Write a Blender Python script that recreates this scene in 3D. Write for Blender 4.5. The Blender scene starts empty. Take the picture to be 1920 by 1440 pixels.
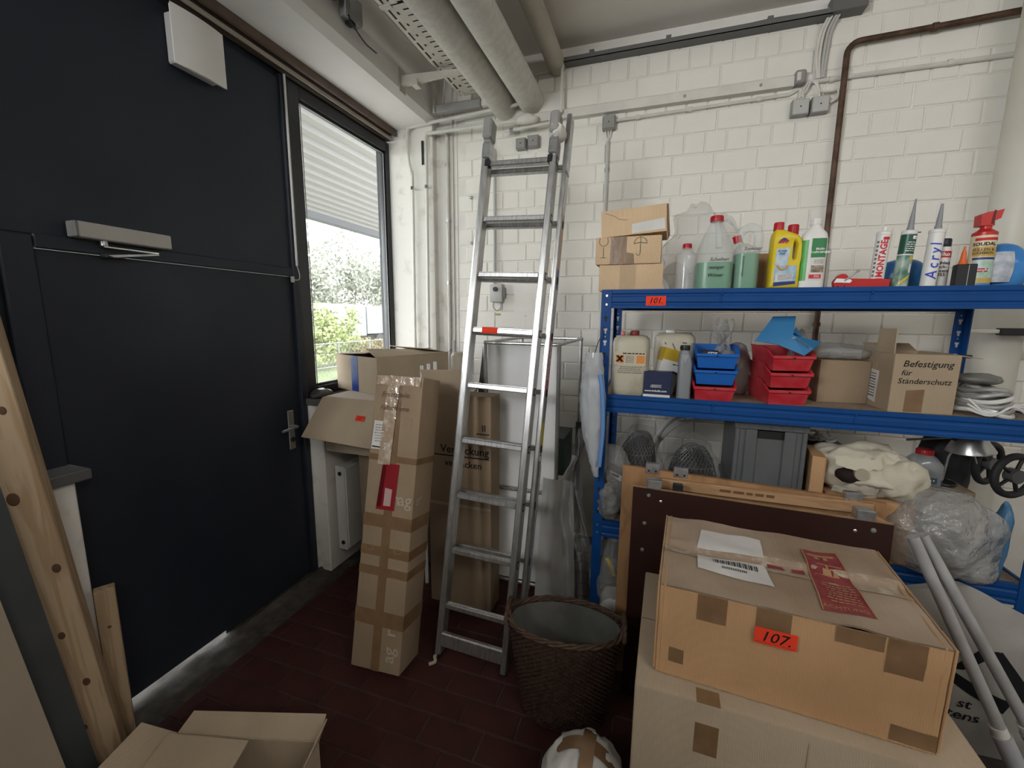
import bpy, bmesh, math, random
from mathutils import Vector, Matrix, noise, Euler
S = bpy.context.scene
COL = S.collection
R = math.radians
rnd = random.Random(7)

# ------------------------------------------------------------------ camera, sky, lights, exposure
CAM_Z = 1.69
yaw, pitch, roll = R(18.57), R(8.95), R(0.49)
fw = Vector((-math.sin(yaw)*math.cos(pitch), math.cos(yaw)*math.cos(pitch), -math.sin(pitch)))
rt = Vector((math.cos(yaw), math.sin(yaw), 0)); up = rt.cross(fw)
r2 = math.cos(roll)*rt + math.sin(roll)*up; u2 = -math.sin(roll)*rt + math.cos(roll)*up
cd = bpy.data.cameras.new('camera'); cam = bpy.data.objects.new('camera', cd); COL.objects.link(cam)
cam.matrix_world = Matrix(((r2.x, u2.x, -fw.x, 0), (r2.y, u2.y, -fw.y, 0), (r2.z, u2.z, -fw.z, CAM_Z), (0, 0, 0, 1)))
cd.sensor_width = 36; cd.lens = 15.0; cd.clip_start = .02; cd.clip_end = 300
S.camera = cam

W = bpy.data.worlds.new('overcast_sky'); S.world = W; W.use_nodes = True
wn = W.node_tree; wn.nodes.clear()
o = wn.nodes.new('ShaderNodeOutputWorld'); bg = wn.nodes.new('ShaderNodeBackground')
tc = wn.nodes.new('ShaderNodeTexCoord'); nz = wn.nodes.new('ShaderNodeTexNoise'); cr = wn.nodes.new('ShaderNodeValToRGB')
nz.inputs['Scale'].default_value = 2.2; nz.inputs['Detail'].default_value = 6
cr.color_ramp.elements[0].position = .3; cr.color_ramp.elements[0].color = (.80, .87, .95, 1)
cr.color_ramp.elements[1].position = .7; cr.color_ramp.elements[1].color = (1, 1, 1, 1)
wn.links.new(tc.outputs['Generated'], nz.inputs['Vector']); wn.links.new(nz.outputs['Fac'], cr.inputs['Fac'])
wn.links.new(cr.outputs['Color'], bg.inputs['Color']); bg.inputs['Strength'].default_value = 5.7
wn.links.new(bg.outputs['Background'], o.inputs['Surface'])

def area(name, loc, target, sx, sy, power, col):
    l = bpy.data.lights.new(name, 'AREA'); l.shape = 'RECTANGLE'; l.size = sx; l.size_y = sy; l.energy = power; l.color = col
    ob = bpy.data.objects.new(name, l); COL.objects.link(ob); ob.location = loc
    ob.rotation_euler = (Vector(target)-Vector(loc)).to_track_quat('-Z', 'Y').to_euler(); return ob
# daylight from the facade windows further along the left wall, and the hall's strip lights behind the camera
area('facade_window_daylight', (-2.0, -1.7, 2.45), (2.2, 0.2, 1.9), 2.6, 1.2, 122, (.96, .98, 1.0))
area('hall_strip_light', (2.3, -1.3, 3.40), (0.9, 1.2, 1.0), 2.4, .4, 22, (1.0, .95, .88))
S.view_settings.view_transform = 'Standard'; S.view_settings.look = 'None'
S.view_settings.gamma = 1.0; S.view_settings.use_curve_mapping = False
S.view_settings.exposure = 1.19

# ------------------------------------------------------------------ materials
MATS = {}
def mat(name, c, rough=.6, metal=0., c2=None, scale=6., bump=0., bscale=60., spec=.4, alpha=1., bdist=.004, lo=.35, hi=.65, stretch=None, emis=None):
    if name in MATS: return MATS[name]
    m = bpy.data.materials.new(name); m.use_nodes = True; t = m.node_tree; b = t.nodes['Principled BSDF']
    b.inputs['Base Color'].default_value = (*c, 1); b.inputs['Roughness'].default_value = rough
    b.inputs['Metallic'].default_value = metal; b.inputs['Specular IOR Level'].default_value = spec
    co = t.nodes.new('ShaderNodeTexCoord'); vec = co.outputs['Object']
    if stretch:
        mp = t.nodes.new('ShaderNodeMapping'); mp.inputs['Scale'].default_value = stretch
        t.links.new(vec, mp.inputs['Vector']); vec = mp.outputs['Vector']
    if c2:
        n = t.nodes.new('ShaderNodeTexNoise'); n.inputs['Scale'].default_value = scale; n.inputs['Detail'].default_value = 5
        r = t.nodes.new('ShaderNodeValToRGB'); r.color_ramp.elements[0].color = (*c, 1); r.color_ramp.elements[1].color = (*c2, 1)
        r.color_ramp.elements[0].position = lo; r.color_ramp.elements[1].position = hi
        t.links.new(vec, n.inputs['Vector']); t.links.new(n.outputs['Fac'], r.inputs['Fac']); t.links.new(r.outputs['Color'], b.inputs['Base Color'])
    if bump:
        n = t.nodes.new('ShaderNodeTexNoise'); n.inputs['Scale'].default_value = bscale; n.inputs['Detail'].default_value = 4
        bp = t.nodes.new('ShaderNodeBump'); bp.inputs['Strength'].default_value = bump; bp.inputs['Distance'].default_value = bdist
        t.links.new(vec, n.inputs['Vector']); t.links.new(n.outputs['Fac'], bp.inputs['Height']); t.links.new(bp.outputs['Normal'], b.inputs['Normal'])
    if emis:
        b.inputs['Emission Color'].default_value = (*emis[0], 1); b.inputs['Emission Strength'].default_value = emis[1]
    if alpha < 1:
        out = t.nodes['Material Output']; tr = t.nodes.new('ShaderNodeBsdfTransparent'); mx = t.nodes.new('ShaderNodeMixShader')
        mx.inputs[0].default_value = alpha; t.links.new(tr.outputs[0], mx.inputs[1]); t.links.new(b.outputs[0], mx.inputs[2]); t.links.new(mx.outputs[0], out.inputs['Surface'])
    MATS[name] = m; return m

def cardboard(name, c, c2, axis='X', freq=60.):
    m = mat(name, c, .8, c2=c2, scale=3.5, spec=.15)
    t = m.node_tree; b = t.nodes['Principled BSDF']
    co = t.nodes.new('ShaderNodeTexCoord'); w = t.nodes.new('ShaderNodeTexWave'); w.bands_direction = axis
    w.inputs['Scale'].default_value = freq; w.inputs['Distortion'].default_value = .6
    n = t.nodes.new('ShaderNodeTexNoise'); n.inputs['Scale'].default_value = 18; n.inputs['Detail'].default_value = 6
    a = t.nodes.new('ShaderNodeMath'); a.operation = 'MULTIPLY_ADD'; a.inputs[1].default_value = .35
    t.links.new(co.outputs['Object'], w.inputs['Vector']); t.links.new(co.outputs['Object'], n.inputs['Vector'])
    t.links.new(w.outputs['Fac'], a.inputs[0]); t.links.new(n.outputs['Fac'], a.inputs[2])
    bp = t.nodes.new('ShaderNodeBump'); bp.inputs['Strength'].default_value = .35; bp.inputs['Distance'].default_value = .004
    t.links.new(a.outputs[0], bp.inputs['Height']); t.links.new(bp.outputs['Normal'], b.inputs['Normal'])
    return m

def wood(name, c, c2, stretch=(14, 14, 1.2), rough=.55):
    m = bpy.data.materials.new(name); m.use_nodes = True; t = m.node_tree; b = t.nodes['Principled BSDF']
    co = t.nodes.new('ShaderNodeTexCoord'); mp = t.nodes.new('ShaderNodeMapping'); mp.inputs['Scale'].default_value = stretch
    n = t.nodes.new('ShaderNodeTexNoise'); n.inputs['Scale'].default_value = 1.6; n.inputs['Detail'].default_value = 3; n.inputs['Distortion'].default_value = 1.2
    w = t.nodes.new('ShaderNodeMath'); w.operation = 'MULTIPLY'; w.inputs[1].default_value = 26
    s = t.nodes.new('ShaderNodeMath'); s.operation = 'SINE'
    r = t.nodes.new('ShaderNodeValToRGB'); r.color_ramp.elements[0].color = (*c2, 1); r.color_ramp.elements[1].color = (*c, 1)
    r.color_ramp.elements[0].position = .0; r.color_ramp.elements[1].position = .75
    t.links.new(co.outputs['Object'], mp.inputs['Vector']); t.links.new(mp.outputs['Vector'], n.inputs['Vector'])
    t.links.new(n.outputs['Fac'], w.inputs[0]); t.links.new(w.outputs[0], s.inputs[0])
    h = t.nodes.new('ShaderNodeMath'); h.operation = 'MULTIPLY_ADD'; h.inputs[1].default_value = .5; h.inputs[2].default_value = .5
    t.links.new(s.outputs[0], h.inputs[0]); t.links.new(h.outputs[0], r.inputs['Fac'])
    t.links.new(r.outputs['Color'], b.inputs['Base Color']); b.inputs['Roughness'].default_value = rough; b.inputs['Specular IOR Level'].default_value = .3
    MATS[name] = m; return m

BRICK = mat('painted_brick', (.745, .72, .655), .7, c2=(.79, .765, .705), scale=3, bump=.25, bscale=45, spec=.25)
MORTAR = mat('painted_mortar', (.68, .66, .60), .8, c2=(.75, .73, .68), scale=5, bump=.3, bscale=60, spec=.2)
PLASTER = mat('white_plaster', (.73, .71, .66), .8, c2=(.79, .77, .73), scale=3, bump=.12, bscale=50, spec=.2)
DIRTY = mat('stained_plaster', (.74, .72, .67), .8, c2=(.50, .46, .40), scale=9, lo=.55, hi=.8, bump=.15, bscale=50, spec=.2)
CEIL = mat('ceiling_paint', (.68, .64, .58), .85, c2=(.74, .70, .64), scale=2, bump=.1, bscale=30, spec=.15)
NAVY = mat('navy_paint', (.016, .0195, .029), .42, c2=(.021, .025, .036), scale=2, bump=.05, bscale=20, spec=.3)
BLACKM = mat('black_frame', (.012, .013, .015), .4, spec=.5)
GREYP = mat('grey_plastic', (.30, .295, .28), .5, c2=(.26, .255, .24), scale=8)
GREYP2 = mat('pale_grey_plastic', (.46, .455, .43), .5)
WHITEP = mat('white_plastic', (.70, .69, .66), .45, c2=(.64, .63, .60), scale=4)
PAINTW = mat('white_paint_metal', (.68, .66, .61), .5, c2=(.60, .58, .53), scale=7, bump=.08, bscale=40)
BROWNM = mat('brown_metal', (.135, .095, .07), .45, metal=.2, c2=(.09, .06, .045), scale=9)
RUST = mat('rusty_pipe', (.055, .030, .020), .6, metal=.35, c2=(.12, .07, .045), scale=20)
ALU = mat('brushed_aluminium', (.58, .58, .57), .34, metal=.9, c2=(.40, .40, .395), scale=14, stretch=(6, 6, 1), bump=.08, bscale=50)
STEEL = mat('zinc_steel', (.55, .56, .57), .35, metal=.9, c2=(.40, .41, .42), scale=30)
CHROME = mat('chrome', (.75, .75, .75), .15, metal=1.)
BLUE = mat('blue_powder_coat', (.003, .047, .185), .5, c2=(.004, .056, .215), scale=4, bump=.05, bscale=90, spec=.22)
DARK = mat('dark_recess', (.012, .012, .012), .7)
BLACKP = mat('black_plastic', (.015, .015, .016), .4)
RUBBER = mat('black_rubber', (.02, .02, .021), .7)
SCREW = mat('screw_head', (.6, .6, .58), .3, metal=.9)
ORANGE = mat('neon_red_paper', (.80, .055, .022), .7, spec=.2)
INK = mat('black_ink', (.015, .015, .018), .7, spec=.1)
INKG = mat('grey_ink', (.16, .15, .14), .7, spec=.1)
INKB = mat('blue_ink', (.02, .05, .42), .6)
INKR = mat('red_ink', (.50, .015, .025), .6)
INKW = mat('white_ink', (.78, .78, .76), .6)
PAPER = mat('white_paper', (.66, .65, .62), .8, c2=(.56, .55, .52), scale=8, bump=.2, bscale=30, spec=.1)
KRAFT = cardboard('kraft_cardboard', (.52, .315, .166), (.44, .262, .134))
KRAFTX = cardboard('kraft_cardboard_crossed', (.52, .315, .166), (.44, .262, .134), 'Y')
BEIGE = cardboard('beige_cardboard', (.44, .355, .257), (.385, .307, .22))
KRAFTL = cardboard('light_kraft_cardboard', (.60, .44, .28), (.53, .38, .235))
BEIGE2 = cardboard('fresh_beige_cardboard', (.38, .30, .205), (.34, .265, .18))
TAN = cardboard('tan_cardboard', (.33, .245, .165), (.275, .20, .13))
TAPE = mat('brown_packing_tape', (.17, .10, .05), .25, c2=(.215, .13, .068), scale=14, bump=.25, bscale=30, spec=.6)
CTAPE = mat('clear_packing_tape', (.40, .30, .21), .12, c2=(.62, .55, .46), scale=22, lo=.5, hi=.72, bump=.8, bscale=34, spec=.9)
FILM = mat('clear_plastic_film', (.34, .34, .33), .14, spec=1., alpha=.24, bump=1., bscale=30, bdist=.03)
FILMC = mat('crisp_clear_film', (.30, .30, .29), .12, spec=1., alpha=.13, bump=1., bscale=30, bdist=.03)
FILMD = mat('cloudy_plastic_film', (.38, .38, .365), .2, spec=.9, alpha=.42, bump=1., bscale=26, bdist=.03)
GLASS = mat('window_glass', (.80, .82, .80), .03, spec=.8, alpha=.10)

# ------------------------------------------------------------------ mesh helpers
class G:
    def __init__(s): s.v = []; s.f = []
    def add(s, vs, fs, M=None):
        b = len(s.v)
        s.v += [tuple(M @ Vector(v)) if M is not None else tuple(v) for v in vs]
        s.f += [tuple(i+b for i in f) for f in fs]; return s
    def box(s, x0, x1, y0, y1, z0, z1, b=0., seg=1, M=None):
        if b <= 0:
            vs = [(x, y, z) for x in (x0, x1) for y in (y0, y1) for z in (z0, z1)]
            return s.add(vs, [(0, 1, 3, 2), (4, 6, 7, 5), (0, 4, 5, 1), (2, 3, 7, 6), (0, 2, 6, 4), (1, 5, 7, 3)], M)
        bm = bmesh.new(); bmesh.ops.create_cube(bm, size=1)
        for v in bm.verts: v.co = Vector(((x0+x1)/2+v.co.x*(x1-x0), (y0+y1)/2+v.co.y*(y1-y0), (z0+z1)/2+v.co.z*(z1-z0)))
        bmesh.ops.bevel(bm, geom=list(bm.edges), offset=b, segments=seg, affect='EDGES', profile=.5)
        bm.verts.index_update()
        vs = [v.co.copy() for v in bm.verts]; fs = [[v.index for v in f.verts] for f in bm.faces]; bm.free()
        return s.add(vs, fs, M)
    def loft(s, secs, n=28, M=None, cap=True):
        vs = []; fs = []
        for q in secs:
            z, hx, hy = q[:3]; cx, cy = (q[3], q[4]) if len(q) > 4 else (0, 0); e = q[5] if len(q) > 5 else 2.
            for i in range(n):
                a = 2*math.pi*i/n; c, d = math.cos(a), math.sin(a)
                vs.append((cx+hx*math.copysign(abs(c)**(2/e), c), cy+hy*math.copysign(abs(d)**(2/e), d), z))
        for k in range(len(secs)-1):
            for i in range(n):
                j = (i+1) % n; fs.append((k*n+i, k*n+j, (k+1)*n+j, (k+1)*n+i))
        if cap: fs.append(tuple(range(n))[::-1]); fs.append(tuple(range((len(secs)-1)*n, len(secs)*n)))
        return s.add(vs, fs, M)
    def lathe(s, prof, n=20, M=None): return s.loft([(z, r, r) for r, z in prof], n, M)
    def tube(s, pts, r, n=8, close=False):
        pts = [Vector(p) for p in pts]; L = len(pts); vs = []; fs = []
        rs = r if isinstance(r, (list, tuple)) else [r]*L
        def tan(i):
            if close: return (pts[(i+1) % L]-pts[i-1]).normalized()
            return (pts[min(i+1, L-1)]-pts[max(i-1, 0)]).normalized()
        t = tan(0); nn = t.orthogonal().normalized()
        for i in range(L):
            t2 = tan(i); nn = (nn-t2*nn.dot(t2)); nn = nn.normalized() if nn.length > 1e-6 else t2.orthogonal().normalized(); bb = t2.cross(nn)
            for k in range(n):
                a = 2*math.pi*k/n; vs.append(pts[i]+(nn*math.cos(a)+bb*math.sin(a))*rs[i])
        for i in range(L if close else L-1):
            i2 = (i+1) % L
            for k in range(n):
                k2 = (k+1) % n; fs.append((i*n+k, i*n+k2, i2*n+k2, i2*n+k))
        if not close: fs.append(tuple(range(n))[::-1]); fs.append(tuple(range((L-1)*n, L*n)))
        return s.add(vs, fs)
    def cyl(s, p0, p1, r0, r1=None, n=16): return s.tube([p0, p1], [r0, r0 if r1 is None else r1], n)
    def prism(s, poly, d0, d1, axis='Y', M=None):
        n = len(poly)
        def P(a, b, d): return {'Y': (a, d, b), 'X': (d, a, b), 'Z': (a, b, d)}[axis]
        vs = [P(a, b, d0) for a, b in poly]+[P(a, b, d1) for a, b in poly]
        fs = [tuple(range(n)), tuple(range(n, 2*n))[::-1]]+[(i, i+n, (i+1) % n+n, (i+1) % n) for i in range(n)]
        return s.add(vs, fs, M)
    def quad(s, a, b, c, d): return s.add([a, b, c, d], [(0, 1, 2, 3)])
    def slab(s, pts, th):   # thin plate over a polygon in space
        pts = [Vector(p) for p in pts]; nrm = (pts[1]-pts[0]).cross(pts[-1]-pts[0]).normalized()*th; n = len(pts)
        return s.add(pts+[p-nrm for p in pts], [tuple(range(n)), tuple(range(n, 2*n))[::-1]]+[(i, i+n, (i+1) % n+n, (i+1) % n) for i in range(n)])
    def mesh(s, name, m, smooth=True, ang=35):
        me = bpy.data.meshes.new(name); me.from_pydata([tuple(v) for v in s.v], [], s.f)
        bm = bmesh.new(); bm.from_mesh(me); bmesh.ops.recalc_face_normals(bm, faces=bm.faces); bm.to_mesh(me); bm.free()
        if smooth:
            me.shade_smooth(); me.set_sharp_from_angle(angle=R(ang))
        me.materials.append(m); return me
    def obj(s, name, m, parent=None, smooth=True, ang=35, loc=None, rot=None):
        return link(name, s.mesh(name, m, smooth, ang), parent, loc, rot)

def link(name, me, parent=None, loc=None, rot=None):
    ob = bpy.data.objects.new(name, me); COL.objects.link(ob); ob.parent = parent
    if loc: ob.location = loc
    if rot: ob.rotation_euler = rot
    return ob
def tag(ob, label, cat, group=None):
    ob['label'] = label; ob['category'] = cat
    if group: ob['group'] = group
    return ob
def thing(name, label, cat, loc=(0, 0, 0), rot=(0, 0, 0), group=None):
    ob = bpy.data.objects.new(name, None); ob.empty_display_size = .05; COL.objects.link(ob); ob.location = loc
    ob.rotation_euler = (0, 0, rot) if isinstance(rot, (int, float)) else rot
    return tag(ob, label, cat, group)
def struct(ob): ob['kind'] = 'structure'; return ob
def bx(name, m, parent, x0, x1, y0, y1, z0, z1, b=0., seg=1, **k): return G().box(x0, x1, y0, y1, z0, z1, b, seg).obj(name, m, parent, **k)

def text(body, size, m, parent, org, right=(1, 0, 0), upv=(0, 0, 1), align='CENTER', shear=0., bold=0., name='lettering', lift=.0008, spacing=1., bend=None):
    c = bpy.data.curves.new('t', 'FONT'); c.body = body; c.size = size; c.align_x = align; c.align_y = 'CENTER'; c.shear = shear
    c.offset = bold*size; c.space_character = spacing; c.resolution_u = 2; c.space_line = .9
    tmp = bpy.data.objects.new('t', c); COL.objects.link(tmp)
    me = bpy.data.meshes.new_from_object(tmp.evaluated_get(bpy.context.evaluated_depsgraph_get()))
    bpy.data.objects.remove(tmp); bpy.data.curves.remove(c)
    if bend:
        bm = bmesh.new(); bm.from_mesh(me); bmesh.ops.triangulate(bm, faces=bm.faces)
        for _ in range(3):
            es = [e for e in bm.edges if e.calc_length() > size*.14]
            if es: bmesh.ops.subdivide_edges(bm, edges=es, cuts=1); bmesh.ops.triangulate(bm, faces=bm.faces)
        bm.to_mesh(me); bm.free()
    r = Vector(right).normalized(); u = Vector(upv).normalized(); n = r.cross(u); org = Vector(org)
    for v in me.vertices:
        p = org+r*v.co.x+u*v.co.y+n*lift
        v.co = bend(p) if bend else p
    me.materials.clear(); me.materials.append(m)
    return link(name, me, parent)

def fine(parent, org, w, rows, pitch, hgt, m, right=(1, 0, 0), upv=(0, 0, 1), lift=.0006, bend=None, seed=1):
    # unreadable small print: rows of short dashes
    r = Vector(right).normalized(); u = Vector(upv).normalized(); n = r.cross(u); o_ = Vector(org); g = G(); q = random.Random(seed)
    for k in range(rows):
        x = -w/2*q.uniform(.75, 1.)
        while x < w/2*.9:
            l = min(q.uniform(1.2, 4.)*hgt, w/2-x)
            P = [o_+r*a+u*(b-k*pitch)+n*lift for a, b in ((x, 0), (x+l, 0), (x+l, hgt), (x, hgt))]
            if bend: P = [bend(p) for p in P]
            g.quad(*P); x += l+hgt*.8
    ob = g.obj('fine_print', m, parent, False); ob['kind'] = 'stuff'; return ob
def ridged(p, f, seed=0):
    q = Vector(p)*f+Vector((seed*7.3, seed*3.1, seed*5.7))
    return 1-2*abs(noise.noise(q))
def blob(g, c, rad, amp=.15, f=6., seed=1, sub=4, sharp=.5, zmin=None, M=None):
    bm = bmesh.new(); bmesh.ops.create_icosphere(bm, subdivisions=sub, radius=1)
    for v in bm.verts:
        d = v.co.copy(); p = Vector((d.x*rad[0], d.y*rad[1], d.z*rad[2]))
        s = 1+amp*(noise.noise(p*f*.5+Vector((seed, seed*2, 0)))*1.2+sharp*(ridged(p, f, seed)-.3)+.35*sharp*(ridged(p, f*2.3, seed+4)-.3))
        v.co = Vector(c)+p*s
        if zmin is not None and v.co.z < zmin: v.co.z = zmin
    bm.verts.index_update()
    g.add([v.co.copy() for v in bm.verts], [[v.index for v in f_.verts] for f_ in bm.faces], M); bm.free(); return g
def sheet(g, fn, nu, nv):
    vs = [fn(i/nu, j/nv) for j in range(nv+1) for i in range(nu+1)]
    fs = [(j*(nu+1)+i, j*(nu+1)+i+1, (j+1)*(nu+1)+i+1, (j+1)*(nu+1)+i) for j in range(nv) for i in range(nu)]
    return g.add(vs, fs)
def arc(c, r, a0, a1, n, ax=(1, 0, 0), ay=(0, 0, 1)):
    c, ax, ay = Vector(c), Vector(ax), Vector(ay)
    return [c+ax*r*math.cos(a0+(a1-a0)*i/n)+ay*r*math.sin(a0+(a1-a0)*i/n) for i in range(n+1)]
def spline(pts, k=6):
    P = [Vector(p) for p in pts]; P = [P[0]*2-P[1]]+P+[P[-1]*2-P[-2]]; out = []
    for i in range(1, len(P)-2):
        for j in range(k):
            t = j/k; a, b, c, d = P[i-1:i+3]
            out.append(.5*((2*b)+(c-a)*t+(2*a-5*b+4*c-d)*t*t+(3*b-a-3*c+d)*t**3))
    return out+[P[-2]]

# ------------------------------------------------------------------ the setting: floor
LX, WY, CZ = -2.08, 3.15, 3.48
fl = struct(bx('floor', mat('floor_mortar', (.060, .050, .045), .9, c2=(.036, .030, .028), scale=12, bump=.3, bscale=80), None, -2.125, 4.3, -4.1, 3.4, -.14, -.005))
TILE = mat('red_clinker_tile', (.060, .020, .0165), .62, c2=(.040, .014, .012), scale=7, bump=.15, bscale=70, spec=.25)
def tile_mesh(w):
    g = G(); b = .004; t = .122
    vs = [(0, 0, -.006), (w, 0, -.006), (w, t, -.006), (0, t, -.006), (b, b, 0), (w-b, b, 0), (w-b, t-b, 0), (b, t-b, 0)]
    g.add(vs, [(4, 5, 6, 7), (0, 1, 5, 4), (1, 2, 6, 5), (2, 3, 7, 6), (3, 0, 4, 7)]); return g.mesh('tile', TILE, False)
TM = {}
def tile(x0, x1, y):
    k = round(x1-x0, 3)
    if k not in TM: TM[k] = tile_mesh(k)
    ob = link('tile', TM[k], fl, (x0, y, rnd.uniform(-.0015, .001))); return ob
for row in range(-6, 14):
    y = 1.279+.125*row; off = 0 if row % 2 == 0 else .12375
    k = -5
    while True:
        a = -.826+off+.2475*k+.002; b = a+.2435; k += 1
        if a > 1.0: break
        a = max(a, -1.875)
        if b-a < .04: continue
        tile(a, b, y)
# cement strip along the door
g = G()
def strip(u, v):
    y = .55+u*2.5; x = -2.13+v*.25
    lip = .024*math.exp(-((x+2.045)/.018)**2)*min(1, max(0, (y-1.47)/.1))
    return (x, y, -.004+.008*noise.noise(Vector((x*14, y*9, 2)))+.006*(1-v)+lip)
sheet(g, strip, 90, 14); g.obj('cement_threshold', mat('dusty_cement', (.085, .075, .062), .9, c2=(.045, .040, .035), scale=16, bump=.5, bscale=60), fl)

# ------------------------------------------------------------------ back wall
wb = struct(bx('wall_back', MORTAR, None, -2.19, 4.3, WY, WY+.2, -.14, CZ))
def brick_mesh(w, k):
    g = G(); r = random.Random(k); h = .121; b = .006; d = .008
    j = lambda s: r.uniform(-s, s)
    vs = [(0, 0, 0), (w, 0, 0), (w, 0, h), (0, 0, h), (b+j(.0015), -d, b+j(.0015)), (w-b+j(.0015), -d, b+j(.0015)), (w-b+j(.0015), -d, h-b+j(.0015)), (b+j(.0015), -d, h-b+j(.0015))]
    g.add(vs, [(4, 5, 6, 7), (0, 1, 5, 4), (1, 2, 6, 5), (2, 3, 7, 6), (3, 0, 4, 7)]); return g
BM = {}
rest = G()
for c in range(-2, 20):
    z = .979+.125*c; head = (c % 2 == 0)   # header course at z=2.729
    w = .1235 if head else .2465; x = -.212+(.0625 if head else 0); x -= w*round((x+1.5)/w)
    while x < 2.6:
        x0 = max(x, -1.505); x1 = min(x+w, 2.6)
        if x1-x0 > .03:
            ww = round(x1-x0-.004, 3)
            indiv = 1.34 < z < 3.06 and x0 < 1.68
            if indiv:
                key = (ww, rnd.randrange(3))
                if key not in BM: BM[key] = brick_mesh(ww, len(BM)).mesh('brick', BRICK, False)
                link('brick', BM[key], wb, (x0+.002, WY+rnd.uniform(0, .0025), z+.0015))
            else:
                rest.add([(a+x0+.002, b_+WY, c_+z+.0015) for a, b_, c_ in brick_mesh(ww, 1).v], brick_mesh(ww, 1).f)
        x += w
ro = rest.obj('brickwork', BRICK, wb, False); ro['kind'] = 'stuff'
# smooth plaster strip and repaired patch beside the switch
bx('plaster_strip', DIRTY, wb, -1.70, -1.512, WY-.006, WY, 0, CZ)
bx('plaster_patch', PLASTER, wb, -1.045, -.87, WY-.007, WY, 1.70, 1.96, .002)
bx('plaster_patch', PLASTER, wb, -1.045, -.875, WY-.0075, WY, 1.585, 1.695, .002)
bx('top_ledge', PLASTER, wb, -1.5, 4.2, WY-.012, WY, 3.425, CZ)
pil = struct(bx('wall_pilaster', DIRTY, None, -2.12, -1.685, 3.085, WY, 0, CZ-.35, .004))

# ------------------------------------------------------------------ other walls (out of view), an added light blocker, and ceiling
struct(bx('wall_right', PLASTER, None, 4.2, 4.4, -4.1, 3.4, -.14, CZ))
struct(bx('wall_front', mat('hall_back_wall', (.34, .33, .31), .8), None, -2.4, 4.4, -4.2, -4.0, -.14, CZ))
struct(bx('wall_added_shade', PLASTER, None, -2.1, .05, -.85, -.75, 0, 1.95))  # added, unseen: blocks light so the lower left falls into shade
ce = struct(bx('ceiling', CEIL, None, -2.4, 4.4, -4.2, 3.4, CZ, CZ+.15))
g = G().prism([(-2.12, 3.48), (-2.12, 3.10), (-1.70, 3.10), (-1.655, 3.135), (-1.655, 3.48)], -4.0, WY, 'Y')
bm_ = struct(g.obj('ceiling_beam', mat('beam_paint', (.68, .66, .62), .8, c2=(.74, .72, .68), scale=2.5, bump=.1, bscale=40), None, False))

# ------------------------------------------------------------------ left wall: navy cladding with a door and a tall window
wl = G()
wl.box(-2.20, LX-.02, -4.0, .93, -.14, CZ); wl.box(-2.20, LX-.02, .93, 2.075, 1.955, CZ); wl.box(-2.20, LX-.02, 2.075, 3.2, 3.03, CZ)
wl.box(-2.20, LX-.02, 3.10, 3.2, -.14, CZ)
wl = struct(wl.obj('wall_left', NAVY, None, False))
bx('cladding_panel', NAVY, wl, LX-.02, LX, -4.0, .62, 1.12, 3.0, .004)
bx('cladding_panel', NAVY, wl, LX-.02, LX-.004, .63, 2.07, 1.96, 3.0, .004)
bx('door_jamb', NAVY, wl, LX-.02, LX+.02, .66, .74, 0, 1.96, .006)
bx('door_jamb', NAVY, wl, LX-.02, LX+.008, .84, .93, 0, 1.96, .006)
bx('door_jamb', NAVY, wl, LX-.03, LX+.012, 2.055, 2.10, 0, 3.02, .006)
bx('door_lintel', NAVY, wl, LX-.09, LX+.008, .93, 2.075, 1.915, 1.965, .004)
dr = struct(G().box(LX-.020, LX-.012, .935, 2.06, .017, 1.914, .003).obj('door_1', NAVY, None, False))
bx('bottom_seal', RUBBER, dr, LX-.019, LX-.013, 1.46, 2.06, -.004, .02)
hp = bx('handle_plate', mat('satin_steel', (.42, .40, .36), .4, metal=.8), dr, LX-.012, LX-.004, 1.955, 2.0, .872, 1.115, .003)
g = G(); g.tube(spline([(LX-.004, 1.975, 1.02), (LX+.035, 1.975, 1.02), (LX+.045, 1.96, 1.02), (LX+.047, 1.86, 1.015)], 5), .009, 10)
g.obj('handle_lever', STEEL, hp)
G().cyl((LX-.004, 1.977, .935), (LX+.004, 1.977, .935), .014).obj('lock_cylinder', DARK, hp)
text('S', .03, INK, hp, (LX-.002, 1.985, .925), (0, -1, 0), (0, 0, 1))
# parapets with sills
pr = struct(G().box(-2.20, -1.965, 2.10, 3.085, 0, 1.13, .006).obj('wall_parapet', DIRTY, None))
bx('window_sill', mat('slate_sill', (.10, .10, .10), .5), pr, -2.2, -1.93, 2.085, 3.085, 1.13, 1.17, .004)
pl_ = struct(G().box(-2.20, -1.985, -1.0, .90, 0, 1.085, .006).obj('wall_parapet', DIRTY, None))
bx('window_sill', mat('slate_sill', (.1, .1, .1), .5), pl_, -2.2, -1.95, -1.0, .935, 1.085, 1.125, .004)
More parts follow.
